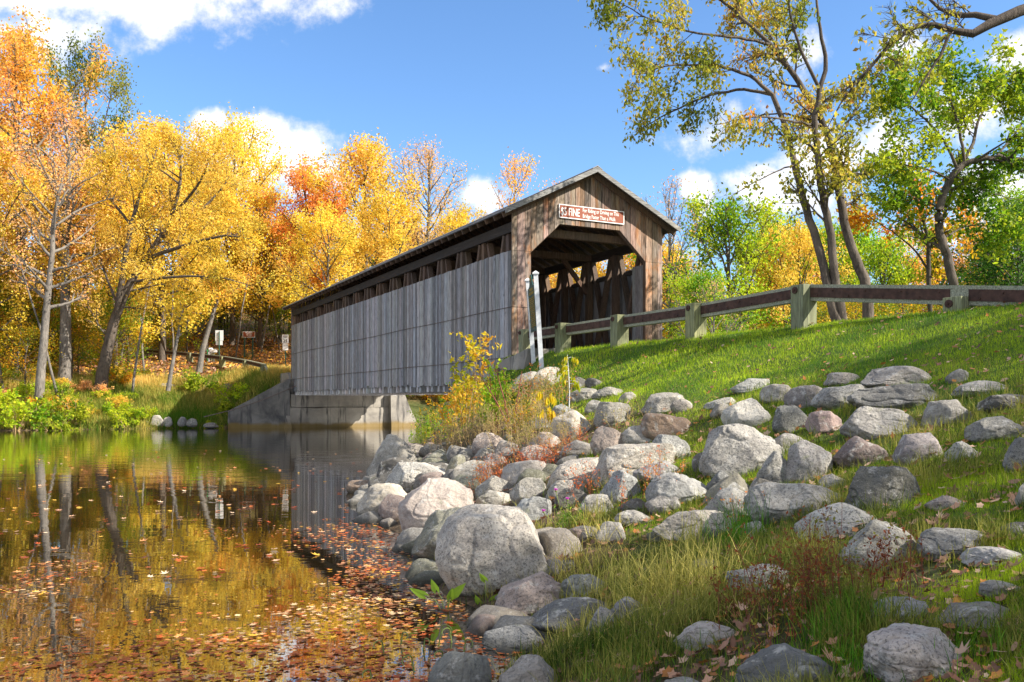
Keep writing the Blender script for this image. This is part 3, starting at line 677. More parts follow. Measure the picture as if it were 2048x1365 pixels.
# ------------------------------------------------------------------ far bank signs, mail boxes, stake
def post_sign(name, label, px, py_base, Y, plates, postmat, pw=.04, post_top=None):
    x, y, _ = at(px, py_base, Y); z = gz(x, y); S = empty(name, (x, y, z)); tag(S, label, 'sign')
    top = post_top or max(p[3] for p in plates); g = MB(); g.box(-pw, pw, -pw*.6, pw*.6, -.4, top-.03); g.build('post', postmat, S)
    return S
def plate(S, x0, x1, z0, z1, mat, y=-.05):
    g = MB(); g.box(x0, x1, y-.012, y, z0, z1); return g.build('plate', mat, S, bevel=.004)
def zat(py, Y): return EYE+(HOR-py)/FPX*Y
Y = 66.0; S = post_sign('speed_sign', 'white 25 speed limit sign with two smaller white plates on a green post', 571, 727, Y, [(0,0,0,2.3)], M_gpost, .04, zat(672,Y)-gz(*at(571,0,Y)[:2]))
zb = gz(*at(571,0,Y)[:2]); k = Y/FPX
plate(S, -6.5*k, 6.5*k, zat(687,Y)-zb, zat(670,Y)-zb, M_signw); plate(S, -5.5*k, 5.5*k, zat(701,Y)-zb, zat(687.7,Y)-zb, M_signw)
FS = lambda x, z: frame_mat((x, -.066, z), (1,0,0), (0,0,1))
text_mesh('lettering', 'SPEED\nLIMIT', .13, M_black, S, FS(0, zat(674.2,Y)-zb), .003, .002, 1, 'CENTER', .95)
text_mesh('lettering', '25', .34, M_black, S, FS(0, zat(685.3,Y)-zb), .008, .002, .95, 'CENTER')
text_mesh('lettering', '6 m  6 w', .11, M_black, S, FS(0, zat(691.5,Y)-zb), .002, .002, 1, 'CENTER')
Y = 63.0; S = post_sign('road_sign', 'blank back of a white road sign with a smaller plate below, on a green post', 438.5, 724, Y, [(0,0,0,2.4)], M_gpost, .035, zat(663,Y)-gz(*at(438.5,0,Y)[:2])+.02)
zb = gz(*at(438.5,0,Y)[:2]); k = Y/FPX
plate(S, -8.3*k, 7.7*k, zat(681.8,Y)-zb, zat(661,Y)-zb, M_signw, .06); plate(S, -7*k, 6.2*k, zat(690.5,Y)-zb, zat(682.3,Y)-zb, M_signw, .06)
Y = 74.0; x, y, _ = at(498.5, 0, Y); zb = gz(x, y); k = Y/FPX; S = empty('park_sign', (x, y, zb)); tag(S, 'small brown park sign with pale lettering on two dark green posts before the forest', 'sign')
for dx in (-9.5, 7): 
    g = MB(); g.box(dx*k-.05, dx*k+.05, -.03, .03, -.3, zat(664,Y)-zb); g.build('post', M_gpost, S)
g = MB(); g.box(-12.5*k, 12*k, -.075, -.035, zat(675.3,Y)-zb, zat(663.5,Y)-zb); g.build('board', M_signbr, S)
g = MB(); z0, z1 = zat(675.3,Y)-zb, zat(663.5,Y)-zb
for a in ((-12.5*k,12*k,z0,z0+.03),(-12.5*k,12*k,z1-.03,z1),(-12.5*k,-12.5*k+.03,z0+.031,z1-.031),(12*k-.03,12*k,z0+.031,z1-.031)): g.box(a[0], a[1], -.083, -.0755, a[2], a[3])
g.build('border', M_signw, S)
text_mesh('lettering', 'FALLASBURG\nHISTORIC\nVILLAGE', .115, M_signw, S, frame_mat((0,-.077,z1-.14),(1,0,0),(0,0,1)), .002, .002, .95, 'CENTER', 1.15)
def build_mail():
    Y = 66.0; x, y, _ = at(424, 0, Y); zb = gz(x, y); S = empty('mailboxes', (x, y, zb)); tag(S, 'cluster of white roadside mailboxes on posts beside the blank road sign', 'mailbox')
    k = Y/FPX; zz = lambda p: zat(p, Y)-zb
    for (dx, top, mt, w) in ((-6, 704, M_tanst, .13), (0, 706, M_tanst, .07), (4, 708, M_tanst, .10)):
        g = MB(); g.box(dx*k-w/2, dx*k+w/2, -.05, .05, -.3, zz(top)); g.build('post', M_white if dx == -6 else M_rail, S)
    g = MB(); g.box(-9.5*k, -8.2*k, -.05, .05, -.3, zz(700)); g.build('post', mat_plain('bright_green', (.02,.35,.08), .5, .1), S)
    for (x0, x1, zc, d) in ((-3.5, 9, 702, .24), (-7, 0, 699.5, .22), (-7.5,-1,705.5,.18)):
        n = 9; prof = [(-d/2*1.0, -.12), (d/2, -.12)] + [(d/2*math.cos(q), .02+.12*math.sin(q)) for q in np.linspace(0, math.pi, n)]
        g = MB(); g.prism(prof, 0, x0*k, x1*k); o = g.build('box', M_signw, S); o.location = (0, -.02*x0, zz(zc))
build_mail()
Y = 50.0; a = at(432, 806, Y); b = at(438, 785, Y); g = MB(); g.tube([(0,0,0), (b[0]-a[0], 0, b[2]-a[2])], .04, 7); zg = gz(a[0], a[1])
g = MB(); h_ = b[2]-a[2]; g.tube([(0,0,-.3), (b[0]-a[0], 0, h_)], .04, 7); o = g.build('marker_stake', M_white, None, True); o.location = (a[0], a[1], zg); tag(o, 'thin white stake leaning on the shaded grassy far bank', 'stake')
# ------------------------------------------------------------------ trees
def lin(h):  # sRGB 0-255 to linear
    c = np.array(h, float)/255; return np.where(c <= .04045, c/12.92, ((c+.055)/1.055)**2.4)
PAL = {
 'gold': [(182,165,30),(232,196,34),(250,210,55),(251,216,85),(248,194,80)],
 'yellow': [(170,165,30),(228,195,30),(250,210,45),(252,214,75),(250,198,60)],
 'orange': [(222,185,40),(245,188,50),(248,168,48),(245,148,52),(248,188,95)],
 'red': [(222,180,40),(246,172,50),(246,142,50),(242,124,48),(248,175,85)],
 'peach': [(190,150,60),(230,170,90),(240,170,110),(244,185,130),(240,150,90)],
 'pink': [(248,200,80),(249,192,85),(250,195,110),(248,182,90),(250,208,125)],
 'olive': [(80,100,35),(120,130,45),(150,150,60),(170,160,80),(110,125,50)],
 'green': [(76,115,24),(110,145,28),(150,168,34),(192,194,48),(132,152,34)],
 'lime': [(95,145,25),(140,175,30),(175,195,40),(205,205,45),(150,180,35)],
 'dark': [(35,70,18),(50,90,22),(75,115,28),(95,130,30),(60,95,25)],
 'mix': [(90,120,25),(150,150,30),(210,170,30),(230,160,40),(235,130,40)],
 'hero': [(106,120,34),(146,148,46),(184,172,60),(208,180,80),(190,122,56)],
 'bark': [(90,75,60)],
}
PAL = {k: lin([tuple(min(255, c*(1-w)+p*w) for c, p in zip(q, (255,225,170))) for q in v]) for k, v in PAL.items() for w in [.26 if k in ('gold','yellow','orange','red','peach','pink') else 0.0]}
def pick(pal, q):
    P = PAL[pal]; q = np.clip(q, 0, .9999)*(len(P)-1); i = q.astype(int); f = (q-i)[:,None]; return P[i]*(1-f)+P[np.minimum(i+1, len(P)-1)]*f
def leaf_cards(C, size, rg, pal, seed, droop=.15, aspect=.7, clump=2.2, fold=.25, jit=.3, hgrad=None):
    n = len(C); a = rg.normal(size=(n,3)); a[:,2] -= droop*2; a /= np.linalg.norm(a, axis=1, keepdims=True)
    b = np.cross(a, rg.normal(size=(n,3))); b /= np.linalg.norm(b, axis=1, keepdims=True)+1e-9; nn = np.cross(a, b)
    L = (size*rg.uniform(.6, 1.35, n))[:,None]; Wd = L*aspect
    V = np.stack([C-a*L*.5, C-a*L*.02+b*Wd*.5+nn*L*fold*.4, C+a*L*.5, C-a*L*.02-b*Wd*.5+nn*L*fold*.4], 1).reshape(-1,3)
    F = np.arange(n*4).reshape(-1,4)
    q = .45+.75*fbm(C/clump, 2, seed)+rg.normal(0, .16, n)
    if hgrad: q = q + (C[:,2]-hgrad[0])*hgrad[1]
    c = pick(pal, q)*rg.uniform(1-jit, 1+jit*.6, n)[:,None]
    return V, F, np.repeat(np.clip(c, 0, .95), 4, 0)
DK_ = 1.9
def curve(rg, a, d, L, n, wig, up=0.0, bend=None):
    P = [np.array(a, float)]; d = np.array(d, float); d /= np.linalg.norm(d)
    for i in range(n-1):
        d = d + rg.normal(0, wig, 3) + np.array([0,0,up]); 
        if bend is not None: d = d + bend
        d /= np.linalg.norm(d); P.append(P[-1]+d*L/(n-1))
    return np.array(P)
def perp(rg, d, ang):
    d = d/np.linalg.norm(d); r = np.cross(d, rg.normal(size=3)); r /= np.linalg.norm(r)+1e-9
    return d*math.cos(ang)+r*math.sin(ang)
def sprout(ts, sites, rg, P, rad, L, lvl, n_sub, f0, up, dens, k=4):
    """side branches of one branch, down to twigs; sites collects leaf places"""
    for i in range(n_sub):
        f = rg.uniform(f0, 1.0); x = f*(len(P)-1); j = min(int(x), len(P)-2); a = P[j]+(P[j+1]-P[j])*(x-j)
        d = perp(rg, P[j+1]-P[j], rg.uniform(.5, 1.05)); l = L*rg.uniform(.55, 1.1)*(1.15-.55*f)
        Q = curve(rg, a, d, l, 5 if lvl else 4, .14, up); r0 = rad*(.62-.25*f)
        ts.add(Q, np.linspace(r0, r0*.3, len(Q)), k if lvl else 3)
        if lvl: sprout(ts, sites, rg, Q, r0, l*.5, lvl-1, max(3, int(n_sub*.85)), .2, up, dens, 3)
        else:
            m = max(1, int(dens*l*DK_)); t = rg.uniform(.1, 1.08, m)*(len(Q)-1); jj = np.minimum(t.astype(int), len(Q)-2)
            sites.append(Q[jj]+(Q[jj+1]-Q[jj])*(t-jj)[:,None])
def gen_tree(seed, H, Rr, cb=.3, tr=.25, lean=(0,0), limbs=22, subs=6, dens=26, size=.2, pal='gold', spread=.28, up=.05, shape=1.0, bark=None, clump=2.2, hg=0, droop=.15, sag=0.):
    rg = rng_(seed); ts = TubeSet(); sites = []
    n = 12; z = np.linspace(-.4, H*.96, n); w = np.cumsum(rg.normal(0, .09*H/12, (n,2)), 0); f = np.clip(z/H, 0, 1)
    T = np.stack([lean[0]*f**1.2+w[:,0]*f, lean[1]*f**1.2+w[:,1]*f, z], -1)
    rad = tr*(1-f)**.8+.012; rad[0] *= 1.35; ts.add(T, rad, 9)
    for i in range(limbs):
        h = cb+(1-cb)*((i+rg.uniform(.1,.9))/limbs)**1.05*.97; zz = h*H; j = min(int(np.searchsorted(z, zz))-1, n-2); q = (zz-z[j])/(z[j+1]-z[j]); a = T[j]+(T[j+1]-T[j])*q
        rel = (h-cb)/(1-cb); env = Rr*(math.sin(math.pi*min(1, .20+.8*rel)**shape)*.92+.10)*rg.uniform(.72, 1.15)
        az = i*2.4+rg.uniform(-.5, .5); el = .25+.9*rel+rg.uniform(-.15, .25)
        d = (math.cos(az)*math.cos(el), math.sin(az)*math.cos(el), math.sin(el))
        P = curve(rg, a, d, max(.6, env*(1.05+.25*math.sin(el))), 7, .11, up-sag); r0 = min(rad[j]*.62, tr*.45*(1-rel*.6))
        ts.add(P, np.linspace(r0, r0*.22, 7), 5); sprout(ts, sites, rg, P, r0, env*.46, 1, subs, .25, up*.6-sag, dens)
    S = np.concatenate(sites); S = S+rg.normal(0, spread, S.shape)
    V, F, c = leaf_cards(S, size*.80, rg, pal, seed+3, droop=droop, clump=clump, hgrad=(H*.6, hg) if hg else None)
    return ts.mesh('trunk', bark or M_bark), mesh_np('crown', V, [F], M_leaf, c)
def put_tree(name, meshes, x, y, label, cat='tree', group=None, rz=0, s=1, z=None, sz=None):
    o = empty(name, (x, y, gz(x, y) if z is None else z), rz); o.scale = (s, s, sz or s); tag(o, label, cat, group)
    obj('trunk', meshes[0], o); obj('crown', meshes[1], o); return o
def X_(px, Y): return (px-1024)/FPX*Y
TP = {}
TP['oak'] = gen_tree(11, 16.3, 6.3, .40, .50, (5.0, 0), 46, 9, 34, .17, 'gold', .30, .03, 1.0, M_bark, 2.5, .03)
TP['maple_o'] = gen_tree(12, 21, 6.5, .22, .32, (0,0), 36, 7, 22, .25, 'orange', .34, .05, .9, M_barkg, 3.2, -.02)
TP['sparse'] = gen_tree(13, 15.5, 3.6, .38, .27, (.8,0), 22, 5, 14, .17, 'peach', .3, .03, 1, M_barkg)
TP['gold'] = gen_tree(14, 14, 5.0, .18, .22, (0,0), 30, 6, 25, .23, 'gold', .33)
TP['yellow'] = gen_tree(15, 15, 5.0, .16, .24, (0,0), 34, 7, 22, .24, 'yellow', .33, .07, .95, None, 3, .02)
TP['red'] = gen_tree(16, 14.5, 4.2, .2, .22, (0,0), 30, 6, 24, .24, 'red', .32, .06, .95, None, 3.2, .09)
TP['pink'] = gen_tree(17, 17.5, 4.6, .2, .26, (0,0), 34, 7, 13, .17, 'pink', .34, .11, .9, M_barkg, 3)
TP['smallred'] = gen_tree(18, 17.5, 3.4, .5, .16, (0,0), 18, 5, 18, .19, 'orange', .3, .07, .9, M_barkg)
TP['olive'] = gen_tree(19, 19, 5.0, .35, .26, (0,0), 26, 6, 22, .22, 'olive', .34, .05, 1, M_barkg)
TP['lime'] = gen_tree(20, 11, 3.9, .12, .2, (0,0), 32, 7, 24, .19, 'lime', .27, .05, .95)
TP['under'] = gen_tree(21, 7.5, 3.2, .15, .09, (0,0), 20, 5, 22, .19, 'mix', .3)
TP['underg'] = gen_tree(22, 5.5, 2.8, .10, .07, (0,0), 18, 5, 24, .17, 'green', .28)
TP['bare'] = gen_tree(23, 12, 3.5, .3, .14, (0,0), 24, 7, 2.0, .13, 'peach', .3, .08, 1, M_barkg)
TP['dark'] = gen_tree(24, 9, 3.6, .10, .14, (0,0), 28, 6, 25, .19, 'dark', .3)
def T(kind, px, Y, label, Ht=None, rz=0, group=None, nm='tree', sx=1, dx=0):
    H0 = {'oak':16.3,'maple_o':21,'sparse':15.5,'gold':14,'yellow':15,'red':14.5,'pink':17.5,'smallred':17.5,'olive':19,'lime':11,'under':7.5,'underg':5.5,'bare':12,'dark':9}[kind]
    x = X_(px, Y)+dx; sz = 1 if Ht is None else Ht/H0
    return put_tree(nm, TP[kind], x, Y, label, 'tree', group, rz, (sx*(.35+.65*sz)), None, sz)
def HT(py, px, Y): return EYE+(HOR-py)/FPX*Y-gz(X_(px,Y), Y)
# named trees of the far bank, left to right
T('sparse', 78, 50.5, 'thin grey trunked tree with sparse peach leaves at the water edge on the far left', HT(290,78,50.5), 0, None, 'tree')
T('maple_o', 40, 60, 'tall orange and yellow maple towering at the left edge of the photo', HT(78,40,60), 1, None, 'maple_tree')
T('olive', 170, 66, 'tall olive green oak whose top shows behind the orange maple on the left', HT(120,170,66), 2, None, 'oak_tree', .85)
T('sparse', 130, 55, 'peach coloured half bare tree between the grey trunk and the leaning oak', HT(200,130,55), 2.2, None, 'tree', 1.25)
T('gold', -30, 54, 'golden tree cut by the left edge of the photo', HT(330,-30,54), .6, None, 'tree')
T('gold', 325, 66, 'golden tree behind the leaning oak, its top just under the oak crown', HT(290,325,66), 4, None, 'tree', 1.1)
T('gold', 465, 78, 'dusky golden tree right of the leaning oak, its top near the white cloud', HT(270,465,78), 1, None, 'tree', .9)
T('yellow', 520, 78, 'yellow tree standing over the road bend behind the brown park sign', HT(390,520,78), 3, None, 'tree', .95)
T('red', 612, 76, 'red orange maple left of the brightest yellow maple behind the bridge', HT(338,612,76), 0, None, 'maple_tree', 1.0)
T('yellow', 735, 78, 'bright yellow orange maple with the highest crown behind the bridge roof', HT(298,735,78), .5, None, 'maple_tree', 1.05)
T('pink', 868, 80, 'pinkish half bare maple with fine twigs behind the bridge roof', HT(296,868,80), 0, None, 'maple_tree', 1.05)
T('smallred', 1015, 72, 'slender coral leaved tree just showing above the bridge roof', HT(318,1015,72), 0, None, 'maple_tree', 1.0)
T('gold', 655, 66, 'golden tree close behind the left part of the bridge roof', HT(440,655,66), 2, None, 'tree')
T('yellow', 560, 82, 'yellow tree at the far corner of the bridge roof', HT(455,560,82), 5, None, 'tree', .8)
T('gold', 800, 70, 'golden tree in front of the pinkish maple behind the roof', HT(420,800,70), 3.3, None, 'tree')
T('gold', 925, 72, 'golden tree right of the pinkish maple, low behind the roof', HT(440,925,72), 1.3, None, 'tree', .8)
T('yellow', 1180, 74, 'yellow tree seen through the gap above the far side boards of the bridge', HT(480,1180,74), 2.3)
T('yellow', 1262, 70, 'yellow tree seen through the bridge opening beside the right jamb', HT(490,1262,70), 4.3)
# right background
T('bare', 1335, 58, 'pale nearly bare tree just right of the bridge roof', HT(385,1335,58), 0, None, 'tree', .9)
T('gold', 1350, 66, 'low golden tree behind the nearly bare one right of the bridge', HT(520,1350,66), 2, None, 'tree', .75)
T('lime', 1462, 58, 'rounded yellow green tree behind the guard rail right of the bridge', HT(418,1462,58), 0, None, 'tree', 1.1)
T('lime', 1395, 50, 'small dull green tree in front of the rounded yellow green one', HT(560,1395,50), 3, None, 'tree', .8)
T('bare', 1425, 47, 'low thicket like bare tree behind the fourth rail span', HT(575,1425,47), 2, None, 'tree', .9)
T('lime', 1545, 66, 'yellow green tree with its top between cloud and leaning trunks', HT(455,1545,66), 1.4, None, 'tree', .9)
T('gold', 1600, 60, 'orange gold tree behind the feet of the three leaning trunks', HT(480,1600,60), 2.5, None, 'tree', .85)
T('maple_o', 1590, 75, 'burnt orange tree left of the three leaning trunks', HT(480,1590,75), 2.5, None, 'tree', .8)
T('lime', 1700, 70, 'yellow green tree behind the rightmost leaning trunk', HT(455,1700,70), 4, None, 'tree', 1)
T('lime', 1770, 62, 'yellow green tree behind the rail between leaning trunks and slim dark trunk', HT(490,1770,62), 5, None, 'tree', .9)
T('maple_o', 1850, 72, 'orange tree far behind the slim dark trunk', HT(470,1850,72), 4, None, 'tree', .75)
T('maple_o', 1960, 64, 'orange tree behind the curved trunk at the right', HT(455,1960,64), 1, None, 'tree', .7)
T('lime', 2040, 60, 'yellow green tree at the right edge behind the dark green one', HT(400,2040,60), 1, None, 'tree', .9)
T('lime', 1655, 80, 'distant yellow green tree between the middle leaning trunks', HT(470,1655,80), .2, None, 'tree', .9)
T('dark', 2030, 31, 'dark green bushy tree at the right edge behind the guard rail', HT(430,2030,31), 0, None, 'tree', .9)
T('dark', 1960, 35, 'smaller dark green tree beside the curved trunk', HT(520,1960,35), 2, None, 'tree', .7)
# forest fill
rg = rng_(99); GF = 'trees of the far forest'
for i, (px, Y) in enumerate([(-220,60),(-320,64),(-430,62),(-180,72),(-540,66),(-380,74),(-120,62),(-60,70),(20,72),(90,74),(230,62),(260,76),(350,80),(410,76),(440,84),(580,88),(690,90),(770,86),(830,88),(900,86),(980,84),(1060,80),(1120,84),(1240,86),(1310,80),(1390,78),(1490,84),(1740,88),(1900,84),(2000,86),(2110,72),(2160,60)]):
    k = ['gold','yellow','gold','maple_o','gold','lime'][i % 6] if px < 1300 else ['lime','gold','maple_o','gold'][i % 4]
    T(k, px, Y, 'autumn tree far back in the forest, filling between the nearer crowns', rg.uniform(10, 13) if px > 500 else rg.uniform(12, 17), rg.uniform(0, 6), GF, 'forest_tree')
GU = 'young trees and bushes under the far forest'
for i in range(46):
    px = [-60,-10,30,60,110,150,180,240,270,300,330,365,395,440,480,515,545,575,20,120,210,320,385,460,530,600][i % 26] + rg.uniform(-15, 15); Y = rg.uniform(51.5, 60) if i < 16 and px < 260 else rg.uniform(66, 80) if px > 340 else rg.uniform(56, 70)
    if i < 16 and 160 < px < 262: continue
    if 260 < px <= 385 and Y < 66: Y = rg.uniform(66, 74)
    if 385 < px < 600: Y = rg.uniform(80, 90)
    T('under' if rg.random() < .6 else 'underg', px, Y, 'low bushy tree of the undergrowth below the forest crowns', rg.uniform(3.0, 6.5), rg.uniform(0, 6), GU, 'understory_tree')
for i in range(16):
    px = 1330+i*48+rg.uniform(-15,15); T('under' if i % 3 else 'underg', px, rg.uniform(38, 52), 'low bushy tree behind the guard rail on the right', rg.uniform(2.6, 4.2), rg.uniform(0, 6), 'low bushes behind the guard rail', 'understory_tree')
# slender bare stems in the wood
GS = 'slender bare stems in the forest'
ts = TubeSet(); P = curve(rng_(3), (0,0,-.3), (.05,0,1), 9, 8, .05); ts.add(P, np.linspace(.09,.03,8), 6); stem_me = ts.mesh('stem', M_barkg)
for i, (px, Y) in enumerate([(8,52),(30,56),(105,60),(262,55),(290,62),(345,66),(470,74),(488,78),(513,80),(522,76),(548,82),(120,52),(240,66),(560,79)]):
    o = obj('bare_tree', stem_me); x = X_(px, Y); o.location = (x, Y, gz(x,Y)); o.rotation_euler = (rg.uniform(-.08,.08), rg.uniform(-.12,.16), rg.uniform(0,6)); o.scale = (1,1,rg.uniform(.7,1.2)); tag(o, 'slender bare tree stem standing in the forest shade', 'tree', GS)
def single_trunk(name, label, pts, rads, bark, Y, kids=0, cards=None):
    ts = TubeSet(); P = np.array([at(px, py, Y+dy) for (px, py, dy) in pts]); b = P[0].copy(); ts.add(P-b, rads, 9); o = empty(name, tuple(b)); tag(o, label, 'tree')
    return o, P-b, ts
o, P, ts = single_trunk('tree', 'pale slanting trunk leaning right beside the blank road sign', [(398,745,0),(405,700,0),(418,655,0),(430,615,0),(442,585,0)], [.22,.18,.15,.12,.08], M_barkg, 58)
st_ = []; sprout(ts, st_, rng_(4), P, .12, 3.2, 1, 8, .6, .03, 20); obj('trunk', ts.mesh('trunk', M_barkg), o); S = np.concatenate(st_); S = S+rng_(1).normal(0,.3,S.shape); V,F,c = leaf_cards(S,.2,rng_(2),'orange',5); obj('crown', mesh_np('crown',V,[F],M_leaf,c), o)
o, P, ts = single_trunk('tree', 'thin leaning sapling trunk on the sunlit grassy far bank', [(336,782,0),(342,745,0),(352,690,0),(362,640,0),(368,610,0)], [.15,.12,.10,.08,.05], M_barkg, 54)
st_ = []; sprout(ts, st_, rng_(14), P, .08, 2.4, 1, 7, .5, .03, 20); obj('trunk', ts.mesh('trunk', M_barkg), o); S = np.concatenate(st_); S = S+rng_(1).normal(0,.3,S.shape); V,F,c = leaf_cards(S,.2,rng_(2),'gold',5); obj('crown', mesh_np('crown',V,[F],M_leaf,c), o)
DK_ = 1.0
# shrubs on the far bank
def shrub_mesh(seed, R_, H, n, size, pal):
    rg = rng_(seed); ts = TubeSet(); st_ = []
    for i in range(9):
        a = rg.uniform(0, 6.28); P = curve(rg, (0,0,-.05), (math.cos(a)*.7, math.sin(a)*.7, 1), H*rg.uniform(.7,1), 6, .12); ts.add(P, np.linspace(.025,.006,6), 4); sprout(ts, st_, rg, P, .012, H*.42, 1, 6, .15, .02, n)
    S = np.concatenate(st_); S = S+rg.normal(0, .07*H/1.5, S.shape); V,F,c = leaf_cards(S, size, rg, pal, seed, clump=.9)
    return ts.mesh('stems', M_tanst), mesh_np('foliage', V, [F], M_leaf, c)
SH = {k: shrub_mesh(i+50, 1, 1.6, 34, .13, k) for i, k in enumerate(['lime','green','gold','mix','peach','dark'])}
def shrub(kind, px, Y, s, label, group=None, x=None):
    x = X_(px, Y) if x is None else x; o = empty('shrub', (x, Y, gz(x,Y)-.03), (px*7 % 6)); o.scale = (s,s,s*.9); tag(o, label, 'shrub', group); obj('stems', SH[kind][0], o); obj('foliage', SH[kind][1], o); return o
shrub('lime', 32, 47.8, 1.6, 'bright lime bush at the left edge of the far waterline'); shrub('lime', -30, 48, 1.5, 'lime bush half cut by the left edge of the photo')
shrub('green', 110, 48.2, 1.1, 'green bush at the foot of the thin grey trunk'); shrub('green', 150, 49.5, 1.2, 'green bush between grey trunk and oak'); shrub('lime', 250, 50.5, 1.0, 'yellowish green bush right of the oak foot')
shrub('lime', 465, 55.5, 1.15, 'bright yellow green bush in front of the far guard rail'); shrub('green', 455, 54.2, .8, 'green bush below the far guard rail'); shrub('green', 395, 57, 1.2, 'green bush behind the pale slanting trunk')
shrub('green', 448, 51.4, .55, 'low green bush at the foot of the far wing wall, nearest its tip'); shrub('mix', 472, 51.9, .5, 'small olive bush growing against the middle of the far wing wall'); shrub('green', 424, 52, .6, 'shaded green bush between the wing wall tip and the waterline rocks')
GB = 'bushes along the far bank'
for i in range(46):
    px = rg.uniform(-80, 285); Y = rg.uniform(48.6, 58) + (px > 200)*2.5; k = ['green','lime','gold','lime','peach','gold','lime','mix'][i % 8]
    shrub(k, px, Y, rg.uniform(.45, .95), 'low bush in the tangle of growth along the far left bank', GB)
GB2 = 'bushes on the far bank beyond the abutment'
for i in range(20):
    px = 822+rg.uniform(0, 330); Y = rg.uniform(57.5, 66); shrub(['lime','gold','mix','lime'][i % 4], px, Y, rg.uniform(.9, 1.5), 'sunlit yellow green bush on the far bank right of the abutment', GB2)
# ------------------------------------------------------------------ the near trees on the right
def hero(name, label, stems, Y, seed, twig_n, L, pal, size, dens, base_pt, bark, lvl=2, spread=.10, droop=.5, f0=.35, sag=.02, extra=None):
    rg = rng_(seed); b = np.array(at(base_pt[0], base_pt[1], Y)); zg = gz(b[0], b[1]); b[2] = zg
    o = empty(name, tuple(b)); tag(o, label, 'tree'); ts = TubeSet(); sites = []
    for pts, rads, nt, ll in stems:
        P = np.array([at(p[0], p[1], Y+p[2]) for p in pts])
        if nt >= 0 and len(pts[0]) > 3: P[0, 2] = gz(P[0,0], P[0,1])-.3
        # smooth the polyline
        t = np.arange(len(P)); tt = np.linspace(0, len(P)-1, (len(P)-1)*4+1)
        Q = np.stack([np.interp(tt, t, P[:,k]) for k in range(3)], -1); 
        for _ in range(2): Q[1:-1] = (Q[:-2]+2*Q[1:-1]+Q[2:])/4
        Q[2:-1] += rg.normal(0, .012, Q[2:-1].shape)
        rr = np.interp(tt, t, rads)*(.78 if Y < 40 else .9); ts.add(Q-b, rr, 10)
        if nt > 0: sprout(ts, sites, rg, Q-b, float(np.mean(rads[len(rads)//2:])), ll, lvl-1, nt, f0, -sag, dens)
    S = np.concatenate(sites); S = S+rg.normal(0, spread, S.shape)
    V, F, c = leaf_cards(S, size, rg, pal, seed+1, droop=droop, aspect=.55, clump=1.4)
    obj('trunk', ts.mesh('trunk', bark), o); obj('crown', mesh_np('crown', V, [F], M_leaf, c), o); return o
hero('leaning_tree', 'three stemmed tree leaning left over the road with thin yellow green leaves', [
  ([(1700,660,0,1),(1672,640,0),(1655,570,0),(1640,500,0),(1612,420,0),(1592,340,.2),(1580,290,.3),(1562,230,.4),(1545,190,.4)], [.19,.17,.15,.14,.125,.11,.10,.09,.08], 4, 1.6),
  ([(1545,190,.4),(1500,150,.2),(1430,130,-.2),(1350,128,-.5),(1270,150,-.8)], [.075,.06,.045,.03,.015], 15, 1.7),
  ([(1545,190,.4),(1490,178,.6),(1420,190,.9),(1340,225,1.2),(1270,265,1.4)], [.06,.05,.04,.028,.012], 12, 1.3),
  ([(1705,660,0,1),(1684,630,0),(1666,540,-.1),(1662,470,-.1),(1645,390,-.2),(1634,300,-.3),(1628,240,-.4),(1640,180,-.4),(1655,130,-.4),(1640,60,-.4),(1628,-40,-.4)], [.18,.16,.14,.13,.12,.10,.09,.08,.07,.05,.03], 12, 1.5),
  ([(1640,180,-.4),(1600,100,-.8),(1580,30,-1),(1570,-60,-1.1)], [.06,.05,.035,.02], 12, 1.4),
  ([(1735,660,0,1),(1737,600,0),(1726,550,.1),(1700,490,.2),(1680,400,.3),(1668,320,.4),(1650,250,.5),(1615,190,.6),(1580,140,.7),(1540,90,.8),(1495,45,.9),(1440,0,1.1),(1390,-50,1.2)], [.20,.18,.17,.15,.135,.12,.11,.10,.09,.075,.06,.045,.03], 20, 1.6),
  ([(1540,90,.8),(1480,75,.3),(1400,70,-.2),(1300,40,-.6),(1230,0,-.9)], [.055,.045,.035,.025,.012], 16, 1.6),
  ([(1615,190,.6),(1570,120,1.4),(1520,40,2),(1480,-40,2.3)], [.06,.05,.035,.02], 12, 1.5),
  ([(1660,300,.4),(1700,240,.8),(1735,180,1.2),(1770,130,1.4)], [.05,.04,.03,.015], 9, 1.2),
  ([(1640,250,.0),(1590,245,-1),(1530,232,-1.8),(1470,235,-2.2)], [.045,.035,.025,.012], 9, 1.2),
  ([(1590,330,.2),(1550,345,-.4),(1500,370,-.9),(1450,400,-1.2)], [.03,.022,.016,.008], 5, .9),
  ([(1620,240,.0),(1560,225,.8),(1500,235,1.6),(1430,250,2.0)], [.04,.03,.02,.012], 8, 1.1)],
  22.6, 31, 0, 0, 'hero', .12, 26, (1705, 650), M_bark, 2, .10, .7, .30, .035)
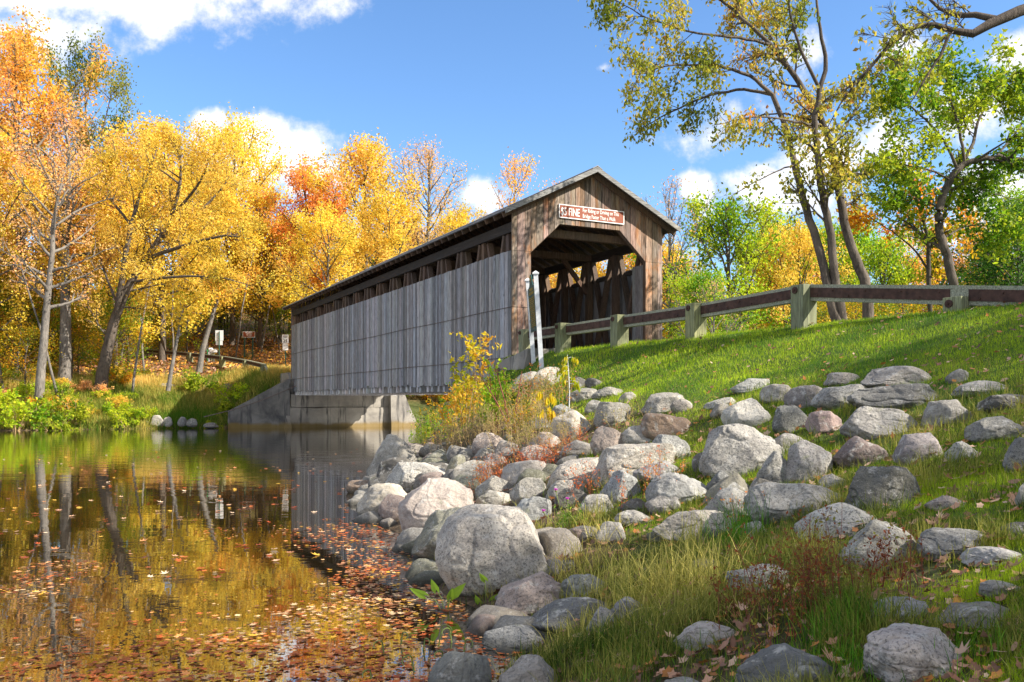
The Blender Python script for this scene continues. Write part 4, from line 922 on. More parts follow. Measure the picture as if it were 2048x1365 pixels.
hero('tree', 'tree with a curved brown trunk and green crown bending to the right edge', [
  ([(1925,640,0,1),(1912,600,0),(1905,560,0),(1893,510,0),(1880,470,0),(1876,430,0),(1886,390,0),(1905,350,0),(1928,328,0),(1960,318,-.1),(2010,316,-.2),(2070,322,-.3)], [.19,.17,.165,.16,.155,.15,.14,.13,.12,.10,.09,.07], 12, 2.0),
  ([(1925,330,0),(1945,290,.3),(1960,230,.6),(1990,180,.8),(2020,140,1)], [.07,.06,.045,.03,.015], 16, 1.7),
  ([(1915,340,0),(1890,280,-.3),(1850,240,-.5),(1810,200,-.7),(1780,165,-.8)], [.06,.05,.04,.025,.012], 16, 1.7),
  ([(1930,328,0),(1920,260,0),(1900,200,.1),(1890,150,.2),(1880,110,.2)], [.06,.05,.035,.025,.012], 14, 1.6),
  ([(1990,316,0),(2030,270,.4),(2060,220,.6)], [.05,.035,.02], 10, 1.5),
  ([(1900,360,0),(1860,340,-.5),(1810,330,-.8),(1760,310,-1)], [.045,.035,.025,.012], 12, 1.4),
  ([(1880,420,0),(1850,400,.5),(1810,395,.8),(1770,380,1)], [.035,.028,.02,.012], 12, 1.5),
  ([(1884,480,0),(1920,455,.6),(1960,450,1),(2010,460,1.3)], [.04,.03,.02,.012], 12, 1.5),
  ([(1905,350,0),(1940,370,.6),(1990,390,1),(2040,400,1.3)], [.04,.03,.02,.012], 12, 1.5)],
  25.0, 32, 0, 0, 'green', .15, 32, (1925, 630), M_bark, 2, .13, .2, .25, 0)
hero('tree', 'small tree with a slim dark trunk and yellow brown leaves beside the curved trunk', [
  ([(1862,640,0,1),(1860,600,0),(1856,560,0),(1858,500,0),(1850,450,0),(1835,400,0),(1815,340,0)], [.11,.10,.095,.09,.075,.05,.02], 16, 1.6),
  ([(1856,540,0),(1830,500,.2),(1795,470,.4),(1750,440,.5),(1710,420,.5)], [.05,.04,.03,.02,.012], 12, 1.3),
  ([(1856,500,0),(1890,460,.2),(1920,440,.4),(1960,430,.5)], [.05,.04,.03,.015], 10, 1.2)],
  29.0, 33, 0, 0, 'mix', .16, 24, (1860, 630), M_barkd, 2, .16, .2, .25, 0)
# big tree whose trunk stands outside the photo; one limb reaches in at the upper right
def limb_tree():
    rg = rng_(41); bx, by = 17.5, 15.0; zg = gz(bx, by); b = np.array([bx, by, zg]); o = empty('overhanging_tree', tuple(b)); tag(o, 'tree outside the right edge whose thick bare limb reaches in across the top right corner', 'tree')
    ts = TubeSet(); sites = []; T_ = np.array([[bx,by,zg-.4],[bx-.2,by,zg+2],[bx-.4,by,zg+4.2],[bx-.3,by-.2,zg+7],[bx,by,zg+9.5],[bx+.3,by+.1,zg+11.5]]); ts.add(T_-b, [.36,.30,.27,.2,.12,.04], 10)
    Yl = 14.0; L1 = [T_[2]] + [np.array(at(px, py, Yl+dy)) for px, py, dy in [(2090,5,.3),(2040,22,0),(1980,48,0),(1945,68,0),(1905,62,0),(1868,50,0),(1835,52,0),(1808,68,-.1),(1775,95,-.2),(1745,130,-.3),(1712,165,-.4),(1680,210,-.4),(1655,255,-.4)]]
    L1 = np.array(L1); ts.add(L1-b, [.15,.098,.09,.08,.066,.052,.046,.042,.036,.03,.024,.018,.012,.006], 9); sprout(ts, sites, rg, L1[4:]-b, .022, .75, 1, 26, .0, -.03, 5.5)
    L2 = np.array([at(px, py, Yl+dy) for px, py, dy in [(1995,40,0),(1950,30,.1),(1915,32,.2),(1880,18,.3),(1850,-10,.3)]]); ts.add(L2-b, [.06,.05,.04,.03,.02], 7); sprout(ts, sites, rg, L2-b, .02, .8, 1, 9, .2, -.02, 5)
    L3 = np.array([at(px, py, Yl+dy) for px, py, dy in [(1900,64,0),(1882,110,-.1),(1855,150,-.2),(1835,185,-.3),(1815,215,-.3)]]); ts.add(L3-b, [.03,.025,.02,.014,.006], 6); sprout(ts, sites, rg, L3-b, .012, .5, 1, 6, .2, -.03, 2)
    for i in range(22):
        z = zg+rg.uniform(4.5, 11); az = i*2.4; a = T_[3]*0+np.array([bx-.3, by-.1, z]); d = (math.cos(az), math.sin(az), rg.uniform(.1,.7)); l = rg.uniform(2.0, 3.6)
        P = curve(rg, a, d, l, 6, .12); ts.add(P-b, np.linspace(.07,.02,6), 5); sprout(ts, sites, rg, P-b, .02, 1.5, 1, 6, .2, 0, 9)
    S = np.concatenate(sites); S = S+rg.normal(0,.08,S.shape); V,F,c = leaf_cards(S,.095,rg,'hero',7,droop=.5,aspect=.6); obj('trunk', ts.mesh('trunk', M_barkd), o); obj('crown', mesh_np('crown', V, [F], M_leaf, c), o)
limb_tree()
hero('oak_tree', 'big golden oak with a forked dark trunk leaning right over the left bank', [
  ([(200,815,0,1),(204,750,0),(217,690,0),(232,630,0),(255,575,0),(290,520,.3),(318,480,.6),(345,430,.8),(360,370,.8),(362,320,.6),(358,275,.4)], [.46,.42,.36,.32,.28,.23,.19,.15,.11,.07,.03], 15, 3.2),
  ([(232,640,0),(240,580,-.5),(250,520,-.9),(262,450,-1.2),(280,390,-1.4),(300,340,-1.4),(315,295,-1.2)], [.24,.21,.18,.15,.11,.07,.03], 14, 3.2),
  ([(290,520,.3),(340,500,-.5),(400,482,-1.2),(450,470,-1.8),(500,478,-2.2)], [.16,.13,.10,.07,.03], 14, 3.0),
  ([(318,480,.6),(380,440,1.4),(430,395,2),(462,350,2.4)], [.13,.11,.08,.03], 14, 3.0),
  ([(262,450,-1.2),(225,405,-.6),(208,360,0),(205,325,.4)], [.11,.09,.06,.03], 13, 2.8),
  ([(345,430,.8),(395,375,-.4),(415,330,-1.2),(420,290,-1.6)], [.11,.09,.06,.03], 13, 2.8),
  ([(262,565,0),(320,556,-1.6),(390,552,-2.6),(450,556,-3.2),(500,572,-3.6)], [.11,.09,.07,.05,.02], 13, 2.3),
  ([(236,610,0),(216,565,.8),(200,515,1.4),(188,465,1.8)], [.10,.08,.06,.03], 12, 2.6),
  ([(360,370,.8),(330,345,2),(290,325,2.8),(255,300,3.2)], [.08,.06,.04,.02], 12, 2.6)],
  54.5, 35, 0, 0, 'gold', .165, 34, (203, 800), M_bark, 2, .26, .15, .22, -.02)
# trees behind the photographer's right shoulder: they throw the shade that lies over the right of the bank
shade = gen_tree(61, 11.5, 4.6, .30, .3, (0,0), 28, 6, 24, .27, 'green', .34)
for i, (x, y, s, rz) in enumerate([(19.0,-2.0,1.0,0),(25,-7,1.2,2),(24.5,0.0,1.05,1),(21.8,5.2,.95,3)]):
    put_tree('shade_tree', shade, x, y, 'leafy tree standing out of the frame to the right, shading the bank', 'tree', 'trees out of the frame on the right', rz, s)
# ------------------------------------------------------------------ boulders
GR, PK, DK, CR, GN, BR_ = (.32,.305,.275), (.36,.28,.245), (.135,.128,.118), (.48,.43,.35), (.21,.21,.155), (.22,.15,.10)
def rock_mesh(name, seed, a, b, c, sub_=5, blocky=2.4, cuts=5, rough_=1.0):
    rg = rng_(seed); bm = bmesh.new(); bmesh.ops.create_icosphere(bm, subdivisions=sub_, radius=1); V = np.array([v.co[:] for v in bm.verts]); F = np.array([[v.index for v in f.verts] for f in bm.faces]); bm.free()
    e = blocky; q = (np.abs(V)**e).sum(1)**(1/e); V = V/q[:,None]
    for i in range(cuts):   # broken facets
        n = rg.normal(size=3); n[2] = abs(n[2])*.6+ .1; n /= np.linalg.norm(n); h = rg.uniform(.62, .90); d = V@n-h; V = V-np.where(d > 0, d*.93, 0)[:,None]*n
    sd_ = V*1.0+seed*3.1
    V = V*(1+.13*fbm(sd_*1.0, 2, seed)+.055*rough_*fbm(sd_*3.2, 3, seed+5)+.020*rough_*fbm(sd_*9, 3, seed+9))[:,None]
    cr = np.abs(vnoise(sd_*1.7+9, seed+3)); V = V*(1-.045*rough_*np.exp(-(cr/.045)**2))[:,None]
    V = V*np.array([a, b, c]); me = mesh_np(name, V, [F], M_rock, None, True); return me
ROCKS = [
 # x0,y0,x1,y1 in the photograph, colour, yaw, blockiness, label
 (740,868,837,962,GR,.2,2.2,'tall blue grey boulder standing in the water at the far left of the pile'),
 (753,914,832,976,DK,.3,2.3,'dark purple ledge rock behind the cream waterline boulder, left end of the pile'),
 (739,938,820,994,DK,.3,2.2,'dark banded rock sloping into the water above the cream boulder'),
 (776,924,893,984,(.42,.41,.39),.2,2.3,'broad pale boulder with dark blotches above the cream waterline boulder'),
 (694,960,754,990,BR_,0,2.2,'flat brown rock alone in the water left of the pile'),
 (719,966,824,1032,CR,0,2.5,'cream coloured boulder at the waterline with a mossy foot'),
 (803,955,953,1078,(.44,.37,.34),0,2.3,'large pinkish boulder overhanging the floating leaves'),
 (826,1008,1010,1118,GN,.5,2.1,'green grey boulder sloping into the water behind the largest boulder'),
 (874,1008,1112,1192,(.43,.40,.37),0,2.4,'largest pale boulder at the centre of the waterline'),
 (853,899,896,927,GN,0,2.2,'small mossy grey stone at the upper left end of the pile'),
 (893,891,934,918,GR,0,2.3,'small speckled stone perched above a darker one near the weeds'),
 (891,909,931,954,GN,1,2.2,'mottled upright stone under the small perched one'),
 (946,864,1008,914,PK,0,2.3,'purplish boulder half hidden in the orange weeds'),
 (904,920,985,972,GR,0,2.5,'angular grey boulder left of the orange weeds'),
 (968,906,1013,935,PK,0,2.2,'small pink rock among the orange weeds'),
 (1004,920,1094,975,(.38,.35,.33),.4,2.3,'ridged boulder below the orange weeds, centre left'),
 (953,951,1026,1000,GR,.2,2.2,'grey boulder below the ridged one, above the largest boulder'),
 (1022,955,1096,1012,GR,0,2.1,'rounded grey cobble right above the largest boulder'),
 (955,980,1027,1015,GR,0,2.2,'lichen covered low rock behind the largest boulder'),
 (1026,993,1100,1050,(.27,.29,.31),.3,2.1,'bluish wedge shaped rock touching the right shoulder of the largest boulder'),
 (1098,915,1208,982,(.42,.38,.34),.35,2.4,'sunlit buff slab right of the orange weeds'),
 (1094,960,1174,1000,GR,.2,2.3,'low grey rock below the sunlit buff slab'),
 (1188,886,1345,968,(.40,.37,.33),.35,2.6,'long pale slab in the middle of the pile'),
 (1197,940,1280,1012,(.26,.28,.30),.3,2.5,'bluish pointed boulder under the long pale slab'),
 (1158,988,1230,1032,GR,0,2.2,'grey stone right of the thistles'),
 (1098,821,1181,884,(.42,.38,.32),.1,2.4,'high warm grey boulder beside the slim sapling'),
 (1190,804,1259,855,(.26,.25,.22),0,2.3,'round olive grey boulder at the edge of the lawn'),
 (1184,852,1262,914,PK,0,2.2,'round pinkish boulder below the olive grey one'),
 (1245,851,1323,893,(.36,.34,.32),.2,2.2,'smooth oval stone left of the cracked brown boulder'),
 (1284,826,1382,882,(.26,.17,.115),0,2.7,'cracked rusty brown angular boulder'),
 (1303,869,1384,928,(.30,.31,.30),-.5,2.5,'striped grey slab tilted right, below the cracked brown boulder'),
 (1270,922,1368,966,(.27,.26,.27),0,2.2,'purple grey low rock right of the long pale slab'),
 (1296,945,1422,1012,(.30,.31,.32),.1,2.3,'long smooth blue grey boulder left of the dark gap'),
 (1100,808,1148,842,(.22,.24,.25),0,2.3,'bluish rock behind the high warm grey boulder'),
 (1005,743,1085,795,(.30,.29,.27),1.1,3.6,'leaning flat slab lowest of the group below the concrete apron'),
 (1062,734,1122,780,(.36,.34,.31),1.1,3.6,'pale leaning slab topmost on the grass below the marker'),
 (1037,758,1076,795,(.26,.26,.25),.3,2.5,'grey slab wedged between the two leaning slabs'),
 (1134,776,1194,807,(.27,.26,.24),.2,2.3,'low rock in the grass right of the slim sapling'),
 (1184,774,1246,798,(.25,.24,.22),.1,2.3,'flat rock sunk in the lawn above the round olive grey boulder'),
 (1238,784,1272,806,GR,0,2.3,'small flat stone in the lawn left of the double rock'),
 (1170,800,1208,828,GR,0,2.2,'small stone in the lawn edge left of the round olive grey boulder'),
 (1284,785,1366,829,(.34,.32,.29),.1,2.3,'domed grey rock, left one of a touching pair on the lawn edge'),
 (1342,797,1384,829,(.28,.25,.23),0,2.2,'smaller brown grey rock touching the domed one'),
 (1140,754,1173,781,DK,.2,2.3,'dark little rock high on the lawn near the sapling'),
 (1171,756,1206,776,DK,0,2.3,'dark flat stone high on the lawn right of its dark neighbour'),
 (1050,829,1112,864,DK,0,2.2,'dark boulder in the weeds left of the high warm grey boulder'),
 (1054,864,1126,901,PK,0,2.2,'shadowed pink boulder in the weeds above the orange ones'),
 (1112,976,1174,1020,DK,0,2.3,'dark stone behind the pink thistles'),
 (1238,997,1297,1026,DK,0,2.3,'dark low rock in the centre of the pile'),
 (1293,973,1368,1030,(.24,.23,.23),0,2.2,'dark grey boulder above the sunlit grass tuft'),
 (1307,1020,1478,1080,(.42,.38,.33),.1,2.3,'cream sunlit boulder behind the tall yellow grass'),
 (1090,1117,1130,1152,GR,0,2.2,'small stone at the right foot of the largest boulder'),
 (1192,1043,1250,1092,(.30,.29,.28),0,2.3,'stone buried in the yellow grass right of the thistles'),
 (1463,757,1538,786,(.36,.37,.36),0,2.8,'pale angular flat rock on the lawn, leftmost of the top row'),
 (1522,768,1590,808,(.30,.28,.25),0,2.2,'brown grey round rock in the top row beside a red leaf'),
 (1570,770,1652,819,(.28,.25,.24),.2,2.3,'pinkish grey rock leaning on the long smooth one in the top row'),
 (1626,768,1748,819,(.32,.32,.31),0,2.2,'long smooth grey boulder in the top row'),
 (1650,745,1718,773,(.30,.27,.25),0,2.2,'small brown rock topmost above the long smooth boulder'),
 (1726,732,1868,777,(.30,.28,.27),0,2.3,'wide speckled boulder topmost of all on the lawn'),
 (1697,767,1886,826,(.19,.19,.19),0,2.3,'very long dark speckled boulder below the wide topmost one'),
 (1686,812,1828,881,(.31,.30,.30),.1,2.3,'big black and white speckled boulder left of the mid lawn'),
 (1843,799,1948,859,(.26,.25,.24),.1,2.2,'dome shaped speckled boulder on the right lawn'),
 (1907,761,2020,793,(.28,.27,.27),0,2.3,'flat speckled stone high on the right lawn'),
 (1892,738,1936,768,(.20,.20,.21),.2,2.3,'small dark stone topmost on the right lawn'),
 (1958,788,2075,824,DK,0,2.4,'dark layered rock cut by the right edge of the photo'),
 (1934,832,2043,883,(.22,.22,.21),.1,2.3,'dark flat boulder with an orange leaf on it near the right edge'),
 (1892,882,1963,927,(.36,.36,.34),0,2.2,'small whitish rounded stone above the bare soil'),
 (1788,865,1890,932,(.30,.26,.27),.1,2.4,'purple grey boulder right of the dark reddish one'),
 (1666,872,1773,938,(.19,.14,.135),.2,2.4,'dark reddish boulder in the middle of the lawn rocks'),
 (1613,821,1682,872,(.36,.25,.24),0,2.2,'pink stone between the dark green grey one and the speckled one'),
 (1547,810,1614,870,(.17,.175,.165),0,2.3,'dark green grey round boulder beside the pink stone'),
 (1446,796,1539,863,(.52,.50,.46),-.3,2.4,'bright white boulder catching the sun at the lawn edge'),
 (1409,795,1474,819,(.36,.35,.32),.2,2.3,'slim pale stone left of the bright white boulder'),
 (1421,807,1466,838,(.28,.26,.22),.2,2.2,'brownish stone touching the foot of the bright white boulder'),
 (1405,847,1563,955,(.33,.32,.31),.1,2.4,'huge lumpy grey boulder in the centre right'),
 (1572,880,1662,970,(.28,.27,.28),.5,2.3,'speckled upright boulder right of the huge lumpy one'),
 (1536,866,1606,908,(.30,.29,.28),0,2.2,'low speckled rock on top between the lumpy and upright boulders'),
 (1515,901,1580,983,(.26,.26,.25),.4,2.2,'mossy upright rock squeezed against the huge lumpy boulder'),
 (1695,932,1852,1023,(.11,.11,.10),0,3.2,'big dark olive flat topped block'),
 (1637,947,1697,983,GR,0,2.3,'small grey rock left of the dark olive block'),
 (1852,991,1936,1021,(.27,.22,.20),0,2.4,'flat pinkish stone in the bare soil'),
 (1490,964,1684,1047,(.33,.32,.31),.1,2.3,'broad pale boulder behind the red weeds'),
 (1590,1005,1754,1082,(.38,.38,.37),.1,2.2,'smooth pale dome behind the red weeds'),
 (1680,1039,1846,1148,(.36,.35,.30),.1,2.5,'blocky pale boulder right of the red weeds'),
 (1839,1055,1970,1120,(.20,.20,.20),.2,2.3,'flat dark grey rock right of the blocky pale boulder'),
 (1926,1093,2075,1134,(.33,.33,.35),0,2.3,'pale flat stone at the right edge, mid height'),
 (1997,1044,2075,1082,DK,.1,2.4,'dark stone at the right edge above the pale flat one'),
 (2008,874,2085,950,(.24,.24,.24),0,2.3,'tall grey boulder cut by the right edge'),
 (2030,965,2085,1015,GR,0,2.3,'grey stone just showing at the right edge'),
 (1408,945,1503,1012,(.21,.20,.155),.5,2.2,'olive brown boulder leaning in the centre of the pile'),
 (1412,941,1470,990,(.12,.13,.14),.1,2.6,'dark bluish angular rock behind the olive brown one'),
 (1408,975,1508,1047,(.33,.33,.32),.5,2.3,'pale speckled boulder below the olive brown one'),
 (1473,1042,1536,1078,(.38,.37,.38),0,2.2,'small whitish stone under the pale speckled boulder'),
 (1457,1127,1580,1190,(.22,.22,.22),.1,2.3,'speckled rock hidden under the red weeds'),
 (1730,1246,1948,1368,(.42,.37,.36),0,3.0,'big pinkish grey flat topped block in the lower right corner'),
 (1737,1193,1855,1252,(.22,.23,.26),0,2.6,'bluish grey angular shard behind the lower right block'),
 (1872,1203,2043,1264,(.24,.225,.20),0,2.3,'flat brown grey rock right of the bluish shard'),
 (1960,1160,2050,1201,(.25,.24,.22),0,2.3,'mottled low stone at the right edge below the path'),
 (1474,1286,1668,1400,(.13,.14,.15),0,2.5,'dark slate rock with pale bands at the bottom edge'),
 (1352,1242,1472,1302,(.40,.36,.36),.1,2.2,'rounded pink grey stone near the bottom'),
 (1325,1353,1412,1400,GR,0,2.3,'grey stone just showing at the bottom edge'),
 (985,1142,1130,1246,(.36,.28,.26),.7,2.5,'triangular pink rock with a dark lower face beside the largest boulder'),
 (1124,1148,1221,1202,(.20,.22,.22),0,3.0,'flat layered bluish rock right of the triangular one'),
 (1066,1194,1252,1258,(.15,.155,.16),.1,2.4,'dark swirled low rock at the water below the triangular one'),
 (1175,1213,1249,1266,(.26,.26,.27),0,2.5,'speckled grey stone in front of the dark swirled rock'),
 (1224,1193,1293,1243,(.23,.23,.24),0,2.3,'dark grey rock half under the grass behind the speckled stone'),
 (970,1248,1112,1306,(.27,.28,.29),.15,2.3,'grey rock at the shore between water and grass'),
 (1003,1309,1117,1400,(.30,.27,.25),0,2.5,'brown grey boulder at the bottom edge left of the green grass'),
 (858,1303,978,1400,(.18,.185,.175),.5,2.3,'smooth greenish flat rock at the bottom edge by the water'),
 (1118,1120,1150,1146,DK,0,2.3,'tiny dark stone between the largest boulder and the grass'),
 (840,925,905,960,DK,0,2.2,'dark stone in the gap behind the broad blotched boulder'),
 (990,880,1050,915,(.28,.24,.22),0,2.2,'brown rock behind the orange weeds'),
 (1120,880,1192,920,(.30,.28,.26),0,2.2,'grey brown stone above the sunlit buff slab'),
 (1040,890,1104,926,PK,0,2.2,'dusty pink stone deep in the orange weeds'),
 (1232,1020,1312,1052,(.28,.27,.26),0,2.3,'grey rock at the back of the tall yellow grass'),
 (1385,905,1420,945,DK,0,2.3,'dark stone in the gap left of the huge lumpy boulder'),
 (1500,955,1560,985,DK,0,2.3,'dark wedge stone under the mossy upright rock'),
]
FARROCKS = [(272,836,302,856,(.32,.27,.23),'small reddish rock at the far waterline, leftmost'),(298,828,330,856,(.42,.39,.34),'largest sunlit rock at the far waterline'),(325,830,344,855,(.36,.34,.31),'pale rock touching the largest one at the far waterline'),
 (354,832,373,854,(.22,.22,.22),'grey rock in the shade at the far waterline'),(371,834,398,855,(.20,.20,.19),'wider grey rock in the shade of the bridge on the far waterline'),(408,844,437,857,(.18,.17,.16),'flat dark rock at the far waterline near the wing wall'),
 (440,765,468,780,(.17,.16,.14),'dark slab on the far bank under the bright bush'),(318,765,348,778,(.4,.38,.34),'pale flat rock lying in the dry grass of the far bank')]
ROCKPOS = []
def build_rocks():
    for i, (x0, y0, x1, y1, colr, yaw, blk, lab) in enumerate(ROCKS):
        cx = (x0+x1)/2; w, h = x1-x0, y1-y0
        X0, Yb, Zb = hit(cx, min(y1-.10*h, 1500)); hw = w/2/FPX*Yb; hd = min(hw*.80, h/FPX*Yb*1.1)
        Yc = Yb+hd*.55; sc_ = Yc/FPX; a = w/2*sc_*1.06; c = h*sc_*.60
        xc, yc, zc = at(cx, y0+.56*h, Yc)
        me = rock_mesh('boulder', 100+i, a, max(hd, .06), c, 6 if w > 110 else 5 if w > 45 else 4, blk+(.5 if w > 200 else 0), 3 if w > 200 else 10, 1.3)
        # fit the drawn silhouette
        v = np.empty(len(me.vertices)*3, np.float32); me.vertices.foreach_get('co', v); v = v.reshape(-1,3)
        if yaw:   # slanting rocks: shear the top towards the right
            v[:,2] += v[:,0]*yaw*.42
        pr = (v[:,0]+xc)/(v[:,1]+yc)*FPX+1024; pz = HOR-(v[:,2]+zc-EYE)/(v[:,1]+yc)*FPX
        gr = 1.10 if w < 160 else 1.04; sx = w*gr/(pr.max()-pr.min()); sz = (h*(gr+.06))/(pz.max()-pz.min()); v[:,0] *= sx; v[:,2] *= sz
        pz = HOR-(v[:,2]+zc-EYE)/(v[:,1]+yc)*FPX; zc -= (y0-pz.min())*sc_; pr = (v[:,0]+xc)/(v[:,1]+yc)*FPX+1024; xc += ((x0+x1)/2-(pr.max()+pr.min())/2)*sc_
        me.vertices.foreach_set('co', v.ravel()); me.update()
        o = obj('boulder', me); o.location = (xc, yc, zc); gm = sum(colr)/3; o.color = ((colr[0]*.7+gm*.3)*1.13, (colr[1]*.7+gm*.3)*1.11, (colr[2]*.7+gm*.3)*1.06, 1); tag(o, lab, 'boulder', 'boulders piled on the near bank')
        ROCKPOS.append((xc, yc, a*sx, hd))
    for i, (x0, y0, x1, y1, colr, lab) in enumerate(FARROCKS):
        cx = (x0+x1)/2; Y = 51.5 if y1 > 840 else hit(cx, y1)[1]; s_ = Y/FPX; x, y, z = at(cx, (y0+y1)/2+1, Y)
        me = rock_mesh('boulder', 300+i, (x1-x0)/2*s_*1.05, (x1-x0)/2*s_*.7, (y1-y0)/2*s_*.85, 4, 2.4, 9, 1.6); o = obj('boulder', me); o.location = (x, y, z); o.color = tuple(colr)+(1,); tag(o, lab, 'boulder', 'rocks on the far bank')
build_rocks()
RP = np.array(ROCKPOS)
def in_rock(x, y, f=.85):
    m = np.zeros(len(x), bool)
    for (cx, cy, a, b) in RP: m |= ((x-cx)/(a*f))**2+((y-cy)/(b*f))**2 < 1
    return m
def filler():
    rg = rng_(73); protos = [rock_mesh('boulder', 440+i, 1, .8, .62, 4, 2.5, 8, 1.3) for i in range(8)]; n = 0; k = 0
    while n < 105 and k < 6000:
        k += 1; t = rg.uniform(3.5, 18.5); s0 = float(shore(t)); s = s0+rg.uniform(-.15, 3.4 if t < 14 else 1.6)*rg.random()**.5; x = BN[0]-t*DX+(s-12)*PX; y = BN[1]-t*DY+(s-12)*PY
        if y < 5.6 or (x > .75 and y < 8) or in_rock(np.array([x]), np.array([y]), .9)[0]: continue
        qx, qy = 1024+x/y*FPX, HOR-(gz(x,y)-EYE)/y*FPX
        if 840 < qx < 1125 and 700 < qy < 905: continue
        r = rg.uniform(.12, .27)*(1+.02*y); o = obj('boulder', protos[n % 8]); o.location = (x, y, gz(x,y)+r*.12); o.scale = (r,r*rg.uniform(.8,1.1),r*rg.uniform(.75,1)); o.rotation_euler = (rg.uniform(-.25,.25), rg.uniform(-.25,.25), rg.uniform(0,6))
        c = [GR,PK,GN,(.38,.34,.29),GR,(.24,.225,.205)][n % 6]; o.color = tuple(c)+(1,); tag(o, 'medium rock wedged low in a gap of the boulder pile', 'boulder', 'rocks filling the gaps of the pile'); n += 1
        ROCKPOS.append((x, y, r, r*.8))
filler()
def small_stones():
    rg = rng_(70); protos = [rock_mesh('stone', 400+i, 1, .8, .6, 3, 2.3, 4, 1.2) for i in range(6)]; n = 0
    while n < 90:
        t = rg.uniform(2, 19); s0 = float(shore(t)); s = s0+rg.uniform(-.25, 2.6 if t > 9 else 4.0); x = BN[0]-t*DX+(s-12)*PX; y = BN[1]-t*DY+(s-12)*PY
        if y < 4.6: continue
        k = rg.uniform(.05, .16); o = obj('stone', protos[n % 6]); o.location = (x, y, gz(x,y)+k*.15); o.scale = (k,k*rg.uniform(.7,1.2),k*rg.uniform(.6,1)); o.rotation_euler = (rg.uniform(-.3,.3), rg.uniform(-.3,.3), rg.uniform(0,6))
        c = [GR,PK,DK,(.35,.3,.27),GN][n % 5]; o.color = tuple(c)+(1,); tag(o, 'small loose stone filling a gap between the boulders', 'stone', 'small stones between the boulders'); n += 1
small_stones()
RP = np.array(ROCKPOS)
# ------------------------------------------------------------------ grass
def blades(x, y, z, L, Wd, rg, col, lean=.35, segs=2):
    n = len(x); az = rg.uniform(0, 2*np.pi, n); fa = rg.uniform(0, 2*np.pi, n)
    ln = np.abs(rg.normal(0, lean, n)); dx, dy = np.cos(az)*ln, np.sin(az)*ln; wx, wy = np.cos(fa)*Wd/2, np.sin(fa)*Wd/2
    rows = []
    for k in range(segs):
        f = k/segs; q = f**1.7; w = 1-.55*f
        c = np.stack([x+dx*L*q, y+dy*L*q, z+L*f*np.sqrt(np.clip(1-(ln*f*.6)**2, .1, 1))], -1); o = np.stack([wx*w, wy*w, 0*wx], -1); rows += [c-o, c+o]
    tip = np.stack([x+dx*L, y+dy*L, z+L*np.sqrt(np.clip(1-(ln*.7)**2, .08, 1))], -1); rows.append(tip)
    m = 2*segs+1; V = np.stack(rows, 1).reshape(-1, 3); b = np.arange(n)[:,None]*m
    Q = np.concatenate([b+np.array([2*k, 2*k+1, 2*k+3, 2*k+2]) for k in range(segs-1)]) if segs > 1 else np.zeros((0,4), int)
    Tr = b+np.array([2*segs-2, 2*segs-1, 2*segs])
    return V, Q, Tr, np.repeat(col, m, 0)
def gcol(n, rg, a, b, q):
    q = np.clip(q, 0, 1)[:,None]; return (lin(a)*(1-q)+lin(b)*q)*rg.uniform(.7, 1.25, n)[:,None]
def sample(n, rg, ymin, ymax, p=1.6):
    """points on the bank, denser towards the camera side"""
    u = rg.random(n); y = (ymin**(1-p)+(ymax**(1-p)-ymin**(1-p))*u)**(1/(1-p)); r = rg.uniform(-.12, .98, n); return r*y, y
def build_lawn():
    rg = rng_(80); n = 1020000; x, y = sample(n, rg, 2.3, 27.5, 1.3); s, t = st(x, y); s0 = shore(t); u = (s-s0)/(12-s0)
    nz = n2(x, y, 1.0, 3, 4); cov = sm(.36, .62, u+.16*nz+.0*t)
    cov = np.maximum(cov, (t > 9)*sm(12, 14.5, t-(x < .9)*3)*sm(.14, .36, u+.22*n2(x, y, .8, 3, 6))*.92); cov *= (s < 13.0)*(t > -1.2)
    bare = (((x-4.1)/1.0)**2+((y-8.6)/.9)**2 < 1); cov = np.where(bare, cov*.25, cov)
    k = (rg.random(n) < cov) & ~in_rock(x, y, .8) & (x/y < .95); x, y, u, t = x[k], y[k], u[k], t[k]; z = ground(x, y)-.01; n = len(x)
    far = sm(7, 22, y); L = rg.uniform(.03, .075, n)*(1+.5*far)*(1+.5*n2(x, y, .6, 2, 8)); Wd = .0035+.0075*far
    q = .5+.8*n2(x, y, .9, 3, 15)+rg.normal(0, .25, n); c = gcol(n, rg, (68,112,10), (184,202,36), q*1.15-.05); dry = rg.random(n) < .05+.22*sm(.25, .5, n2(x, y, 1.7, 3, 61)); c[dry] = lin((170,150,80))
    V, Q, Tr, C = blades(x, y, z, L, Wd, rg, c, .5, 1); tag(obj('grass', mesh_np('grass', V, [Tr], M_grass, C)), 'short green mown grass covering the sloping bank', 'grass', None, 'stuff')
build_lawn()
